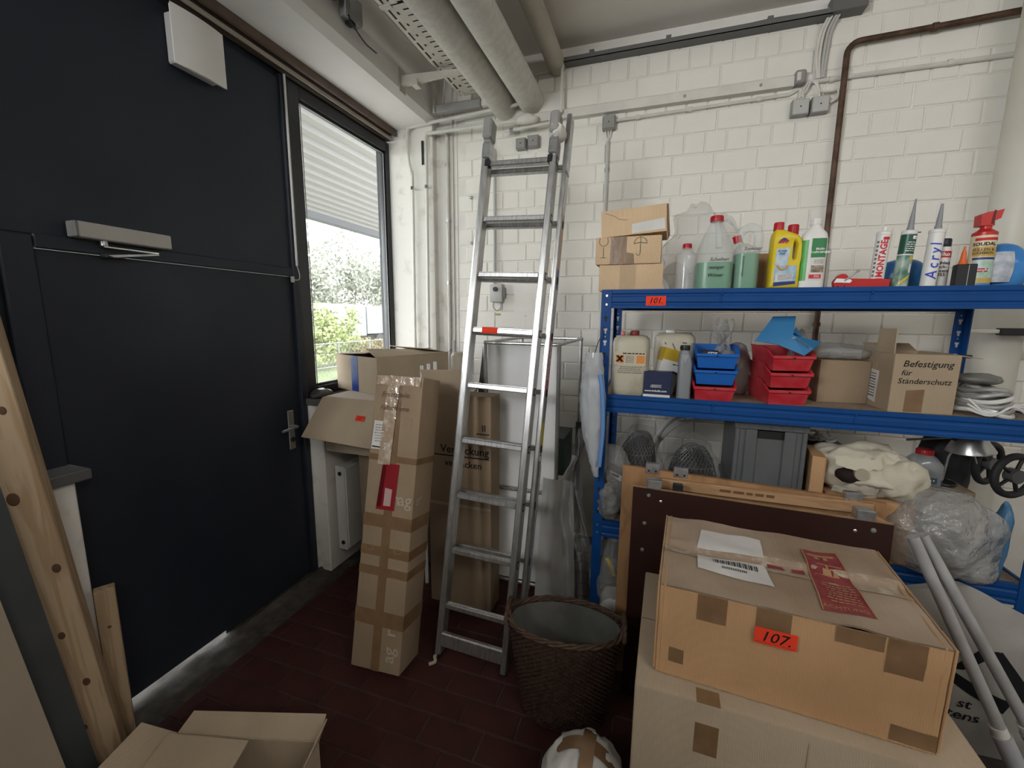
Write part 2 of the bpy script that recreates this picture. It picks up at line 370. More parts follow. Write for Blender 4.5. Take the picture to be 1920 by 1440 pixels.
# window
wf = G()
wf.box(LX-.06, LX+.01, 2.10, 2.19, 1.17, 3.02, .006); wf.box(LX-.06, LX+.01, 3.045, 3.10, 1.17, 3.02, .006)
wf.box(LX-.06, LX+.01, 2.19, 3.045, 2.945, 3.02, .006); wf.box(LX-.06, LX+.01, 2.19, 3.045, 1.17, 1.235, .006)
wi = struct(wf.obj('window_1', BLACKM, None))
g = G()
for a in ((2.19, 2.205, 1.235, 2.945), (3.03, 3.045, 1.235, 2.945), (2.205, 3.03, 1.235, 1.25), (2.205, 3.03, 2.93, 2.945)): g.box(LX-.035, LX-.008, *a, .003)
g.obj('glazing_bead', BLACKM, wi)
bx('pane', GLASS, wi, LX-.026, LX-.022, 2.195, 3.04, 1.24, 2.94)
g = G(); g.tube([(LX-.006, 2.209, 1.245), (LX-.006, 3.028, 1.245), (LX-.006, 3.028, 2.928), (LX-.006, 2.209, 2.928)], .003, 6, True)
g.obj('gasket', mat('grey_gasket', (.35, .35, .34), .5), wi)
# brown sliding rail above
rl = G()
rl.prism([(LX+.0, 3.085), (LX+.0, 3.10), (LX+.095, 3.10), (LX+.095, 3.055), (LX+.075, 3.055), (LX+.075, 3.082)], -4.0, 3.07, 'Y')
rl.prism([(LX, 3.03), (LX, 3.082), (LX+.045, 3.082), (LX+.045, 3.065), (LX+.03, 3.065), (LX+.03, 3.03)], -4.0, 3.07, 'Y')
rl = struct(rl.obj('trim_1', BROWNM, None, False))
bx('rail_lip', mat('pale_rail_lip', (.42, .37, .31), .5), rl, LX+.045, LX+.052, -4.0, 3.06, 3.028, 3.05)

# ------------------------------------------------------------------ outside: ground, canopy, fence, trees, lorry
gd = struct(bx('ground_outside', mat('pale_paving', (.50, .49, .46), .9, c2=(.42, .41, .38), scale=1.5), None, -7, -2.126, -10, 30, -.3, -.04))
gr = struct(bx('lawn', mat('mottled_grass', (.05, .07, .024), .95, c2=(.075, .095, .035), scale=2.5), None, -70, -7, -40, 90, -.6, -.30))  # grass green with random paler mottling
cn = thing('canopy_roof', 'pale ribbed metal canopy roof outside the tall window', 'canopy', (-2.3, 0, 3.55))
CAN = mat('pale_canopy_sheet', (.105, .102, .090), .6)
g = G(); poly = []
x = 0.0; top = []
while x > -3.45:
    z = lambda xx: -.03*(-xx)/1.0
    top += [(x, z(x)), (x-.10, z(x-.10)), (x-.125, z(x-.125)+.05), (x-.20, z(x-.2)+.05)]
    x -= .225
for k in range(len(top)-1):
    (a, za), (b, zb) = top[k], top[k+1]
    g.add([(a, -4, za), (b, -4, zb), (b, 26, zb), (a, 26, za)], [(0, 1, 2, 3)])
g.obj('corrugated_sheet', CAN, cn, False)
bx('fascia', mat('canopy_fascia', (.06, .062, .066), .6), cn, -3.62, -3.42, -4, 26, -.20, .06)
bx('purlin', CAN, cn, -1.9, -1.8, -4, 26, -.02, .02) if False else None
fe = thing('mesh_fence', 'thin grey wire mesh fence on the grass outside', 'fence', (-9.8, 0, -.3))
FEN = mat('galvanised_fence', (.14, .145, .14), .5, metal=.3)
for k in range(14):
    y = 5+1.6*k; G().cyl((0, y, 0), (0, y, 1.15), .03, n=8).obj('post', FEN, fe)
for z in (.35, 1.1): G().cyl((0, 5, z), (0, 27, z), .018, n=6).obj('rail', FEN, fe)
g = G()
for k in range(120):
    y = 5+k*.18
    g.cyl((0, y, .05), (0, y+1.0, 1.1), .004, n=3); g.cyl((0, y+1.0, .05), (0, y, 1.1), .004, n=3)
mw = g.obj('wire_mesh', FEN, fe, False); mw['kind'] = 'stuff'
ly = thing('lorry_trailer', 'white box lorry trailer parked beyond the bushes', 'trailer', (-17.5, 21.5, -.3))
bx('box_body', mat('lorry_white', (.16, .165, .175), .5), ly, -1.2, 1.2, 0, 6, .9, 2.55, .03)
bx('box_body', mat('lorry_white', (.16, .165, .175), .5), ly, -1.2, 1.2, -3.4, -.1, .8, 2.6, .03)
bx('chassis', DARK, ly, -1.0, 1.0, -3.3, 5.8, .5, .8)
for y in (-2.4, 1.2, 4.6): G().cyl((-1.1, y, .45), (1.2, y, .45), .45).obj('wheel', RUBBER, ly)
LEAFS = {'p': mat('pale_tree_leaf', (.20, .21, .165), .8, c2=(.25, .26, .21), scale=30), 'y': mat('spring_leaf', (.15, .185, .06), .8, c2=(.20, .23, .09), scale=30), 'o': mat('flowering_leaf', (.10, .10, .032), .8, c2=(.14, .09, .032), scale=9)}
BARK = mat('pale_bark', (.30, .28, .24), .9)
def tree(name, label, x, y, h, rx, ry, rz, zc, n, leaf, size, seed, cat):
    t = thing(name, label, cat, (x, y, -.3)); r = random.Random(seed)
    g = G(); g.cyl((0, 0, 0), (0, 0, zc), .11 if h > 3 else .05, .05 if h > 3 else .02, 8)
    for k in range(6):
        a = r.uniform(0, 6.28); g.cyl((0, 0, zc*.4), (math.cos(a)*rx*.7, math.sin(a)*ry*.7, zc+r.uniform(-.2, .6)*rz), .04 if h > 3 else .015, .01, 5)
    g.obj('trunk', BARK, t)
    g = G()
    cl = [(max(-.95, min(.95, r.gauss(0, .5)))*rx, max(-.95, min(.95, r.gauss(0, .5)))*ry, zc+r.gauss(0, .45)*rz) for _ in range(30)]
    for k in range(n):
        c = r.choice(cl); p = Vector(c)+Vector((r.gauss(0, .15)*rx, r.gauss(0, .15)*ry, r.gauss(0, .2)*rz))
        a = Vector((r.uniform(-1, 1), r.uniform(-1, 1), r.uniform(-1, 1))).normalized(); b = a.orthogonal().normalized()
        s = size*r.uniform(.6, 1.3)
        g.add([p-a*s, p-b*s*.5, p+a*s, p+b*s*.5], [(0, 1, 2, 3)])
    f = g.obj('foliage', LEAFS[leaf], t, False); f['kind'] = 'stuff'
tree('birch_tree', 'tall pale birch tree left of centre behind the window', -24, 28, 9, 2.8, 3.2, 3.0, 4.8, 4200, 'p', .17, 1, 'tree')
tree('birch_tree', 'tall pale birch tree right of centre behind the window', -22.5, 32.5, 9, 2.8, 3.4, 3.1, 5.0, 4200, 'p', .17, 2, 'tree')
tree('birch_tree', 'tall pale birch tree at the right edge of the window', -23, 38, 9, 2.8, 3.4, 3.0, 4.7, 3800, 'p', .17, 3, 'tree')
tree('birch_tree', 'low pale birch tree at the left edge of the window', -23, 23.5, 8, 2.4, 2.6, 2.6, 4.2, 3200, 'p', .17, 4, 'tree')
tree('leafy_bush', 'bright yellow-green bush in front of the trailer', -12.8, 14.2, 2, 1.1, 1.3, 1.0, 1.25, 2600, 'y', .09, 5, 'bush')
tree('leafy_bush', 'low yellow-green bush by the fence at left', -12.2, 12.6, 1.5, .9, 1.1, .6, .7, 1700, 'y', .09, 6, 'bush')
tree('leafy_bush', 'low orange-flowering bush below the trailer', -12.6, 17.2, 1.5, .9, 2.0, .45, .55, 2000, 'o', .09, 7, 'bush')

# ------------------------------------------------------------------ pipes, cables and electrics
def pipe(name, label, cat, pts, r, m, n=16, clamps=(), cm=None, group=None):
    t = thing(name, label, cat, tuple(pts[0])); o0 = Vector(pts[0])
    G().tube([Vector(p)-o0 for p in pts], r, n).obj('pipe_run', m, t)
    for p, ax in clamps:
        p = Vector(p)-o0; ax = Vector(ax)*.012
        g = G().cyl(p-ax, p+ax, r+.005, n=n); g.tube([p, (p.x, (3.083 if p.x+o0.x < -1.685 else 3.140)-o0.y, p.z)], .004, 6); g.obj('pipe_clamp', cm or STEEL, t)
    if group: t['group'] = group
    return t
LAG = mat('lagged_pipe_jacket', (.52, .50, .45), .65, c2=(.60, .58, .53), scale=25, bump=.35, bscale=70)
pipe('ceiling_pipe', 'fat lagged white ceiling pipe next to the slotted tray', 'pipe', [(-1.125, -3.9, 3.175), (-1.125, 3.14, 3.175)], .088, LAG, 28)
pipe('ceiling_pipe', 'fat lagged white ceiling pipe, right one of the fat pair', 'pipe', [(-.925, -3.9, 3.185), (-.925, 3.14, 3.185)], .088, LAG, 28)
pipe('ceiling_pipe', 'slimmer beige pipe high under the ceiling', 'pipe', [(-.745, -3.9, 3.375), (-.745, 3.14, 3.375)], .058, mat('beige_pipe', (.36, .325, .27), .6, c2=(.42, .385, .32), scale=5), 24)
# slotted cable tray
TRAYM = mat('tray_enamel', (.52, .49, .43), .5, c2=(.47, .44, .38), scale=6)
ct = thing('cable_tray', 'white slotted cable tray running along the ceiling', 'cable tray', (-1.41, 0, 3.22))
g = G()
# bottom sheet with real slots: built as strips around the holes
def tray_piece(g, y0, y1):
    w = .185; n = int((y1-y0)/.085); p = (y1-y0)/n
    for k in range(n):
        y = y0+k*p
        xs = [0, .028]
        g.box(0, .022, y, y+p, 0, .0015); g.box(.022, .034, y, y+.02, 0, .0015); g.box(.034, .056, y, y+p, 0, .0015)
        g.box(.056, .068, y, y+.045, 0, .0015); g.box(.056, .068, y+.065+.045*0, y+p, 0, .0015) if p > .07 else None
        g.box(.068, .10, y, y+p, 0, .0015)
        for h in (0, p/2):
            g.box(.10, .165, y+h, y+h+p/2-.011, 0, .0015)
        g.box(.165, w, y, y+p, 0, .0015)
    g.box(0, .0015, y0, y1, 0, .06); g.box(w-.0015, w, y0, y1, 0, .06)
tray_piece(g, -.6, 2.07); g.obj('tray_section', TRAYM, ct, False)
g = G(); tray_piece(g, 2.08, 2.99); g.obj('tray_section', TRAYM, ct, False)
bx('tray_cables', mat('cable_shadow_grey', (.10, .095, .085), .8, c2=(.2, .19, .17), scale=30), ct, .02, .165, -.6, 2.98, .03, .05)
G().box(-.004, .06, 2.06, 2.09, -.004, .055).obj('splice_plate', TRAYM, ct, False)
br = thing('tray_bracket', 'white steel cantilever bracket under the cable tray', 'bracket', (-1.655, 2.62, 3.175))
g = G(); g.prism([(0, .04), (.50, .008), (.50, 0), (.03, -.02), (0, -.02)], 0, .03, 'Y'); g.obj('arm', TRAYM, br, False)
G().box(.085, .13, -.01, .045, -.04, .0, .003).obj('clamp_shoe', TRAYM, br, False)
G().box(-.0, .006, -.02, .05, -.06, .08).obj('wall_plate', TRAYM, br, False)
cb = thing('cable_duct_stub', 'grey plastic duct stub below the cable tray end', 'duct', (-1.62, 3.0, 3.145))
G().box(0, .36, 0, .05, 0, .05, .004).obj('duct_body', GREYP, cb); G().box(.36, .50, .01, .05, .005, .045, .003).obj('duct_insert', PAINTW, cb)
G().tube(spline([(.06, .02, .05), (.07, .02, .14), (.075, .03, .24)], 5), .005, 6).obj('cable', PAINTW, cb)
G().box(-.012, .01, .0, .03, .0, .26).obj('upright', TRAYM, cb, False)
# grey boxes on the beam with a loose black cable
for k, (y, z, lab) in enumerate(((1.90, 3.26, 'grey junction box on the ceiling beam, nearer one'), (2.06, 3.22, 'grey junction box on the ceiling beam, one above the loose cable'))):
    t = thing('junction_box', lab, 'junction box', (-1.655, y, z))
    G().box(0, .055, 0, .12, 0, .12, .008, 2).obj('box_body', GREYP, t); G().box(.055, .062, .006, .114, .006, .114, .003).obj('lid', GREYP, t)
    G().box(.01, .05, .03, .07, -.02, 0, .004).obj('cable_gland', BLACKP, t)
t = thing('loose_cable', 'thin black cable dangling from the beam junction box', 'cable', (-1.61, 2.06, 3.30))
g = G().tube(spline([(0, 0, .02), (.01, -.01, -.05), (.012, .02, -.10), (.0, .14, -.13), (-.015, .27, -.115)], 6), .004, 6); g.obj('cable_run', BLACKP, t)
for k in range(4): G().tube(spline([(.012, -.03, .02), (.02, -.03+.01*k, -.02), (.016, -.025+.01*k, -.06), (.012, -.02, -.1)], 4), .004, 6).obj('cable_loop', GREYP, t)
# heating pipes in the corner
PW = mat('glossy_white_pipe', (.64, .63, .58), .35, c2=(.58, .56, .51), scale=10)
pipe('heating_pipe', 'thin white heating pipe in the corner, left of the pair', 'pipe', spline([(-1.865, 3.05, .3), (-1.86, 3.05, 1.4), (-1.845, 3.05, 2.65), (-1.85, 3.05, 2.76), (-1.875, 3.05, 2.87), (-1.88, 3.05, 3.02), (-1.872, 3.05, 3.08), (-1.82, 3.05, 3.10), (-1.4, 3.05, 3.12), (-1.05, 3.05, 3.135), (-1.0, 3.06, 3.15), (-.985, 3.09, 3.18)], 4), .012, PW, 10, [((-1.845, 3.05, 2.66), (0, 0, 1))], CHROME)
pipe('heating_pipe', 'thin white heating pipe in the corner, right of the pair', 'pipe', spline([(-1.742, 3.05, .3), (-1.735, 3.05, 1.4), (-1.722, 3.05, 2.68), (-1.722, 3.05, 2.96), (-1.715, 3.05, 3.02), (-1.67, 3.05, 3.035), (-1.3, 3.05, 3.035), (-.93, 3.05, 3.035)], 4), .012, PW, 10, [((-1.722, 3.05, 2.66), (0, 0, 1))], CHROME)
t = thing('pipe_wrapping', 'crumpled grey tape bundle around the pipe joint above the ladder', 'pipe joint', (-.93, 3.05, 3.035))
blob(G(), (0, 0, 0), (.07, .035, .035), .35, 30, 3, 3).obj('wrapping', PAINTW, t)
pipe('heating_pipe', 'short white pipe just behind the top of the ladder', 'pipe', [(-1.10, 3.07, 2.985), (-.78, 3.07, 3.0), (-.70, 3.07, 3.06), (-.70, 3.08, 3.36)], .011, PW, 10, [((-1.05, 3.07, 2.987), (1, 0, 0))])
t = thing('window_strap', 'short black strap hanging in the corner by the heating pipes', 'strap', (-1.765, 3.07, 2.83))
bx('strap_band', BLACKP, t, -.008, .008, 0, .006, 0, .17)
pipe('conduit', 'vertical white conduit in the corner beside the brick edge', 'conduit', [(-1.585, 3.125, .2), (-1.585, 3.125, 3.05)], .014, PW, 12, [((-1.585, 3.125, z), (0, 0, 1)) for z in (1.42, 1.95, 2.42, 2.83)])
pipe('conduit', 'thin vertical cable in the corner, right of the conduit', 'conduit', [(-1.545, 3.135, .2), (-1.545, 3.135, 3.2)], .006, PAINTW, 8)
t = thing('wall_hooks', 'row of small wall plugs left of the ladder', 'wall plugs', (-1.40, WY, 0))
for z in (1.95, 2.25, 2.58): G().tube([(0, 0, z), (0, -.03, z), (.02, -.035, z)], .008, 8).obj('plug', STEEL, t)
# trunking, conduits and junction boxes on the brick wall
t = thing('cable_trunking', 'long beige cable trunking across the brick wall', 'trunking', (-.90, WY-.007, 3.03))
G().box(0, 1.575, -.045, 0, 0, .057, .003).obj('trunking_body', PAINTW, t)
G().box(0, 1.56, -.049, -.045, .0, .006).obj('lower_flange', PAINTW, t, False)
for x in (.98, 1.40): G().cyl((x, -.05, .03), (x, -.045, .03), .008).obj('cover_screw', GREYP, t)
t = thing('trunking_end_cap', 'grey rounded end cap on the cable trunking', 'end cap', (.672, WY-.007, 3.035))
G().box(0, .058, -.06, 0, 0, .075, .014, 3).obj('cap_shell', GREYP, t); G().box(.008, .03, -.066, -.06, .012, .058, .003).obj('cap_face', PAINTW, t)
pipe('conduit', 'white conduit under the trunking between two junction boxes', 'conduit', [(-.34, 3.132, 2.985), (.66, 3.132, 3.0), (.70, 3.132, 3.02)], .010, PW, 10, [((x, 3.132, 2.985+.015*(x+.34)), (1, 0, 0)) for x in (-.2, .12, .5)], PAINTW)
pipe('conduit', 'white conduit running right past the brown pipe', 'conduit', [(.72, 3.13, 3.052), (2.6, 3.13, 3.042)], .012, PW, 10, [((x, 3.13, 3.05), (1, 0, 0)) for x in (.865, 1.40)], PAINTW)
def jbox(x, z, s, lab, d=.045):
    t = thing('junction_box', lab, 'junction box', (x, WY-.007, z))
    G().box(0, s, -d, 0, 0, s, .006, 2).obj('box_body', GREYP, t); G().box(.004, s-.004, -d-.006, -d, .004, s-.004, .004).obj('lid', GREYP2 if s > .088 else GREYP, t)
    G().cyl((s/2, -d-.008, s/2), (s/2, -d-.005, s/2), .004).obj('lid_screw', BLACKP, t); return t
jbox(-.424, 2.925, .086, 'grey junction box with three cables into a conduit above the carton stack')
jbox(.673, 2.868, .090, 'grey square junction box beside the brown pipe, left of two')
jbox(.772, 2.869, .090, 'grey square junction box beside the brown pipe, right of two')
jbox(-1.03, 2.868, .075, 'grey square junction box behind the ladder top, left of two')
jbox(-.94, 2.872, .080, 'grey square junction box behind the ladder top, right of two')
pipe('conduit', 'vertical grey conduit down from the junction box to the carton stack', 'conduit', [(-.385, 3.13, 1.1), (-.385, 3.13, 2.86)], .012, GREYP2, 10, [((-.385, 3.13, 2.68), (0, 0, 1))])
t = thing('cable_bundle', 'three thin cables between junction box and conduit', 'cables', (-.385, 3.12, 2.86))
for dx in (-.02, 0, .02): G().tube([(0, 0, 0), (dx*.6, 0, .03), (dx, 0, .07)], .004, 6).obj('cable', PAINTW, t)
t = thing('cable_bundle', 'white cables fanning into the pair of junction boxes by the brown pipe', 'cables', (.76, 3.11, 3.03))
for p in ([(0, .0, .02), (-.02, 0, -.03), (-.06, 0, -.07)], [(-.01, 0, .02), (-.035, 0, -.03), (-.03, 0, -.07)], [(.02, 0, .01), (.04, 0, -.03), (.05, 0, -.07)], [(.03, 0, .01), (.05, 0, -.04), (.10, 0, -.05), (.135, 0, -.045), (.14, 0, -.085), (.105, 0, -.11)]):
    G().tube(spline(p, 4), .006, 8).obj('cable', PW, t)
t = thing('cable_bundle', 'grey cables dropping from the wall tray to the trunking end', 'cables', (.80, 3.12, 3.06))
for dx in (-.015, .0, .02, .035): G().tube(spline([(dx*.6, 0, 0), (dx-.01, -.005, .12), (dx, -.005, .24), (dx+.03, -.02, .32), (dx+.02, -.01, .35)], 5), .007, 8).obj('cable', PAINTW if dx < .02 else GREYP2, t)
t = thing('wall_cable_tray', 'dark grey open cable channel high on the brick wall', 'cable tray', (-.80, WY, 3.36))
TG = mat('dark_grey_channel', (.13, .13, .125), .5)
g = G(); g.box(0, 1.62, -.085, -.002, 0, .004); g.box(0, 1.62, -.085, -.081, 0, .028); g.box(0, 1.62, -.008, -.003, 0, .062); g.obj('channel', TG, t, False)
for x in (.28, .75, 1.30): G().box(x, x+.03, -.086, -.005, .028, .045).obj('clip', TG, t, False)
for k in range(5): G().tube(spline([(.02, -.03-.01*k, .012), (.4, -.05+.008*k, .018), (.9, -.03-.008*k, .014), (1.3, -.05, .02+.006*k), (1.62, -.04, .04)], 5), .006, 6).obj('cable', mat('tray_cable_grey', (.30, .29, .27), .6) if k % 2 else BLACKP, t)
t = thing('grey_conduit_box', 'dark grey plastic cover at the end of the wall cable channel', 'duct cover', (.81, WY, 3.365))
G().box(0, .17, -.09, -.002, 0, .085, .004).obj('cover_shell', TG, t)
t = thing('grey_conduit_box', 'small dark grey cover by the ceiling above the brown pipe', 'duct cover', (1.20, WY, 3.425))
G().box(0, .20, -.06, -.013, 0, .05, .004).obj('cover_shell', TG, t)
pts = [(.925, 3.10, .75), (.925, 3.10, 1.7), (.918, 3.10, 3.12)]+arc((.978, 3.10, 3.155), .06, math.pi, math.pi/2, 6)[0:]+[(1.3, 3.10, 3.222), (2.8, 3.10, 3.27)]
pipe('brown_pipe', 'rusty brown pipe bending right along the brick wall', 'pipe', pts, .0155, RUST, 14, [((1.30, 3.10, 3.222), (1, 0, 0)), ((.925, 3.10, 1.66), (0, 0, 1))], RUST)
pipe('downpipe', 'thick cream downpipe at the right end of the brick wall', 'pipe', [(1.70, 2.98, 0), (1.70, 2.98, CZ-.005)], .105, mat('cream_downpipe', (.56, .54, .47), .45, c2=(.50, .48, .41), scale=3), 32)
t = thing('dark_bar', 'dark flat bar beside the cream downpipe', 'bar', (1.62, 2.80, 1.62))
bx('bar', BLACKP, t, 0, .50, 0, .04, 0, .035, .004); bx('pale_stub', PAINTW, t, -.13, 0, .005, .035, .008, .028, .003)
t = thing('wall_switch', 'grey key switch box with black knob behind the ladder', 'switch', (-1.225, WY, 1.80))
G().box(0, .10, -.06, 0, 0, .135, .008, 2).obj('switch_body', GREYP2, t); G().cyl((.05, -.075, .095), (.05, -.06, .095), .018).obj('knob', BLACKP, t)
G().tube(spline([(.02, -.03, 0), (.02, -.03, -.04), (.05, -.03, -.065), (.08, -.03, -.04), (.08, -.03, 0)], 5), .004, 6).obj('cable_loop', GREYP, t)
bx('brass_terminal', mat('dull_brass', (.35, .30, .08), .5), t, .03, .07, -.012, -.004, -.10, -.085)
bx('side_lever', GREYP, t, .10, .115, -.045, -.015, .03, .11, .004)
pipe('conduit', 'vertical grey conduit down to the key switch', 'conduit', [(-1.20, 3.128, 1.935), (-1.20, 3.128, 2.9)], .011, GREYP2, 10)

# ------------------------------------------------------------------ fixtures on the navy wall
t = thing('vent_cover', 'white square vent cover high on the navy wall', 'vent', (LX, 1.46, 2.765))
G().box(0, .05, .0, .20, 0, .20, .006).obj('vent_housing', mat('grey_white_plastic', (.42, .42, .40), .5), t)
g = G()
def plate(u, v):
    bul = .012*(1-(2*u-1)**2)
    return (.062+bul, -.012+u*.235, -.012+v*.235)
sheet(g, plate, 10, 2); g.obj('vent_face', WHITEP, t)
G().box(.05, .062, -.01, .22, -.01, .22, .003).obj('vent_frame', WHITEP, t)
t = thing('door_closer', 'pale grey overhead door closer with a steel arm', 'door closer', (LX+.008, 1.035, 1.966))
G().box(0, .05, 0, .32, 0, .058, .004).obj('closer_body', mat('closer_silver', (.42, .41, .38), .45, metal=.2), t); G().box(0, .052, -.012, 0, .001, .057, .003).obj('end_cap', mat('closer_grey', (.16, .16, .15), .5), t)
G().cyl((.025, .085, -.018), (.025, .085, 0), .012).obj('spindle', STEEL, t)
g = G(); g.box(.02, .034, .08, .275, -.026, -.018, .002); g.obj('arm', CHROME, t)
g = G(); g.prism([(.27, -.024), (.275, -.03), (.11, -.058), (.09, -.052)], .02, .032, 'X'); g.obj('forearm', STEEL, t)
G().box(-.012, .03, .085, .15, -.062, -.046, .002).obj('arm_shoe', BLACKP, t)
t = thing('thin_conduit', 'thin white cable conduit down the window frame', 'conduit', (LX+.02, 2.078, 1.98))
G().cyl((0, 0, 0), (0, 0, 1.04), .0065, n=8).obj('tube', WHITEP, t)
G().tube(spline([(0, 0, 0), (.004, .012, -.05), (.003, .005, -.08), (0, -.03, -.085)], 5), .002, 6).obj('wire', WHITEP, t)
G().box(-.012, .006, -.045, -.028, -.10, -.065, .003).obj('door_contact', GREYP2, t)
rd = thing('radiator', 'white convector radiator below the window sill', 'radiator', (-1.96, 2.16, .14))
G().box(.02, .09, 0, .006, 0, .58).obj('end_panel', WHITEP, rd, False)
for k in range(4): G().box(.02+.022*k, .032+.022*k, .006, .80, .01, .57, .003).obj('fin_panel', WHITEP, rd)
for z in (.05, .53): G().cyl((.055, -.004, z), (.055, 0, z), .014).obj('valve_hole', DARK, rd)
G().box(-.0, .02, .1, .14, .1, .5).obj('wall_bracket', STEEL, rd, False)

# ------------------------------------------------------------------ blue shelving unit
SX0, SX1, SY0, SY1 = -.252, 1.425, 2.05, 2.70
LEV = (.12, .685, 1.328, 1.818)
sh = thing('shelving_unit', 'blue steel shelving unit with four loaded shelves', 'shelf', (SX0, SY0, 0))
SW, SD = SX1-SX0, SY1-SY0
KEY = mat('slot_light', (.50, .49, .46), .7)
def post(cx, cy, sx, sy):
    g = G(); w = .046
    g.prism([(cx, cy), (cx+sx*w, cy), (cx+sx*w, cy+sy*.005), (cx+sx*.005, cy+sy*.005), (cx+sx*.005, cy+sy*w), (cx, cy+sy*w)], 0, 1.818, 'Z')
    p = g.obj('post', BLUE, sh, False)
    a = cx+sx*w*.5; yy = cy-.0006 if sy > 0 else cy-.0056
    for i, z in enumerate([.62+.056*q for q in range(21)]):
        if abs(z-.64) < .06 or abs(z-1.28) < .06 or z > 1.70: continue
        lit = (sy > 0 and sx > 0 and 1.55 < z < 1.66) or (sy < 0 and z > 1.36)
        link('slot', slot_mesh(lit), p, (a, yy, z))
        if i % 2: link('slot', dot_mesh(lit), p, (a, yy, z+.03))
SLOTS = {}
def slot_mesh(lit):
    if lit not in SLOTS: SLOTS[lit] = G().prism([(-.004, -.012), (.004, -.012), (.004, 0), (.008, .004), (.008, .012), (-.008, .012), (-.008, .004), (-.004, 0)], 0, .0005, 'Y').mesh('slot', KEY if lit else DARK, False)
    return SLOTS[lit]
def dot_mesh(lit):
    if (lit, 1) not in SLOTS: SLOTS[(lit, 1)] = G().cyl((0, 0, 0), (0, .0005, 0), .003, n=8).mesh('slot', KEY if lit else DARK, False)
    return SLOTS[(lit, 1)]
post(0, 0, 1, 1); post(SW, 0, -1, 1); post(0, SD, 1, -1); post(SW, SD, -1, -1)
prof = [(0, 0), (0, .012), (.004, .018), (.004, .024), (0, .03), (0, .050), (.004, .056), (.004, .062), (0, .068), (0, .085), (.012, .085), (.012, .080), (.03, .080), (.03, .078), (.010, .076), (.010, 0)]
BX0, BX1 = .044, SW-.044
def beam(z, y, s, h=1.):
    g = G(); g.prism([(y+s*a, z-.085+b) for a, b in prof], BX0, BX1, 'X'); o_ = g.obj('shelf_beam', BLUE, sh, False)
    if s > 0:
        for x in (.50, 1.03):
            G().box(x, x+.008, y-.003, y+.001, z-.058, z-.032, .002).obj('punched_tab', BLUE, o_); G().box(x+.004, x+.012, y-.003, y+.001, z-.028, z-.012, .002).obj('punched_tab', BLUE, o_)
for z in LEV:
    beam(z, 0, 1); beam(z, SD, -1)
    for x, s in ((0, 1), (SW, -1)):
        G().prism([(x+s*.006, z-.06), (x+s*.018, z-.06), (x+s*.018, z), (x+s*.006, z)], .046, SD-.046, 'Y').obj('side_rail', BLUE, sh, False)
    G().box(.018, SW-.018, .013, SD-.013, z-.0155, z-.0055).obj('shelf_board', mat('chipboard_deck', (.30, .235, .175), .85, c2=(.24, .185, .135), scale=40), sh, False)
for z in (1.79, 1.75, 1.30, 1.26, .66, .62): G().cyl((.024, -.004, z), (.024, 0, z), .0055, n=10).obj('bolt', SCREW, sh)
def sticker(name_label, body, parent, org, right, upv, w=.085, h=.042, sz=.036, tilt=.0):
    r = Vector(right).normalized(); u = Vector(upv).normalized(); n = r.cross(u); o_ = Vector(org)
    g = G(); a = o_-r*w/2-u*h/2
    g.slab([a+n*.0008, a+r*w+n*.0008, a+r*w+u*h+n*.0008, a+u*h+n*.0008], .0006)
    st = g.obj('price_sticker', ORANGE, parent, False); st['label'] = name_label
    text(body, sz, INK, st, o_, r, u, shear=.25, lift=.0018, bold=.004)
    g = G().slab([a+r*.004+u*.005+n*.0012, a+r*(w-.004)+u*.005+n*.0012, a+r*(w-.004)+u*.0056+n*.0012, a+r*.004+u*.0056+n*.0012], .0003); g.obj('printed_line', INK, st, False)
    return st
sticker('neon red sticker reading 101', '101.', sh, (-.012-SX0, -.001, 1.766), (1, 0, 0), (0, 0, 1))

Z4, Z3, Z2 = LEV[3]-.0055, LEV[2]-.0055, LEV[1]-.0055
# ---- helpers for bottles and cartons
def patch(g, hx, hy, e, a0, a1, z0, z1, off=.0008, cx=0, cy=0, n=12):
    def fn(u, v):
        a = R(a0+(a1-a0)*u); c, d = math.cos(a), math.sin(a)
        return (cx+(hx+off)*math.copysign(abs(c)**(2/e), c), cy+(hy+off)*math.copysign(abs(d)**(2/e), d), z0+(z1-z0)*v)
    return sheet(g, fn, n, 1)
def wrapper(r, cx=0, cy=0, off=.0016):   # bends flat text (x along, at y=-r) round a cylinder
    def f(p):
        a = (p.x-cx)/r; return Vector((cx+(r+off)*math.sin(a), cy-(r+off)*math.cos(a), p.z))
    return f
def carton(name, label, loc, rz, w, d, h, m=KRAFT, tape=True, b=.004, seam=True):
    t = thing(name, label, 'cardboard box', loc, rz)
    G().box(0, w, 0, d, 0, h, b, 2).obj('carton_body', m, t)
    if seam: G().box(.004, w-.004, d/2-.0012, d/2+.0012, h-.001, h+.0006).obj('lid_seam', mat('seam_shadow', (.08, .055, .035), .9), t, False)
    return t
def ptape(t, a, b_, c, d, m=TAPE, th=.0012, name='tape_strip'): return G().slab([a, b_, c, d], th).obj(name, m, t, False)

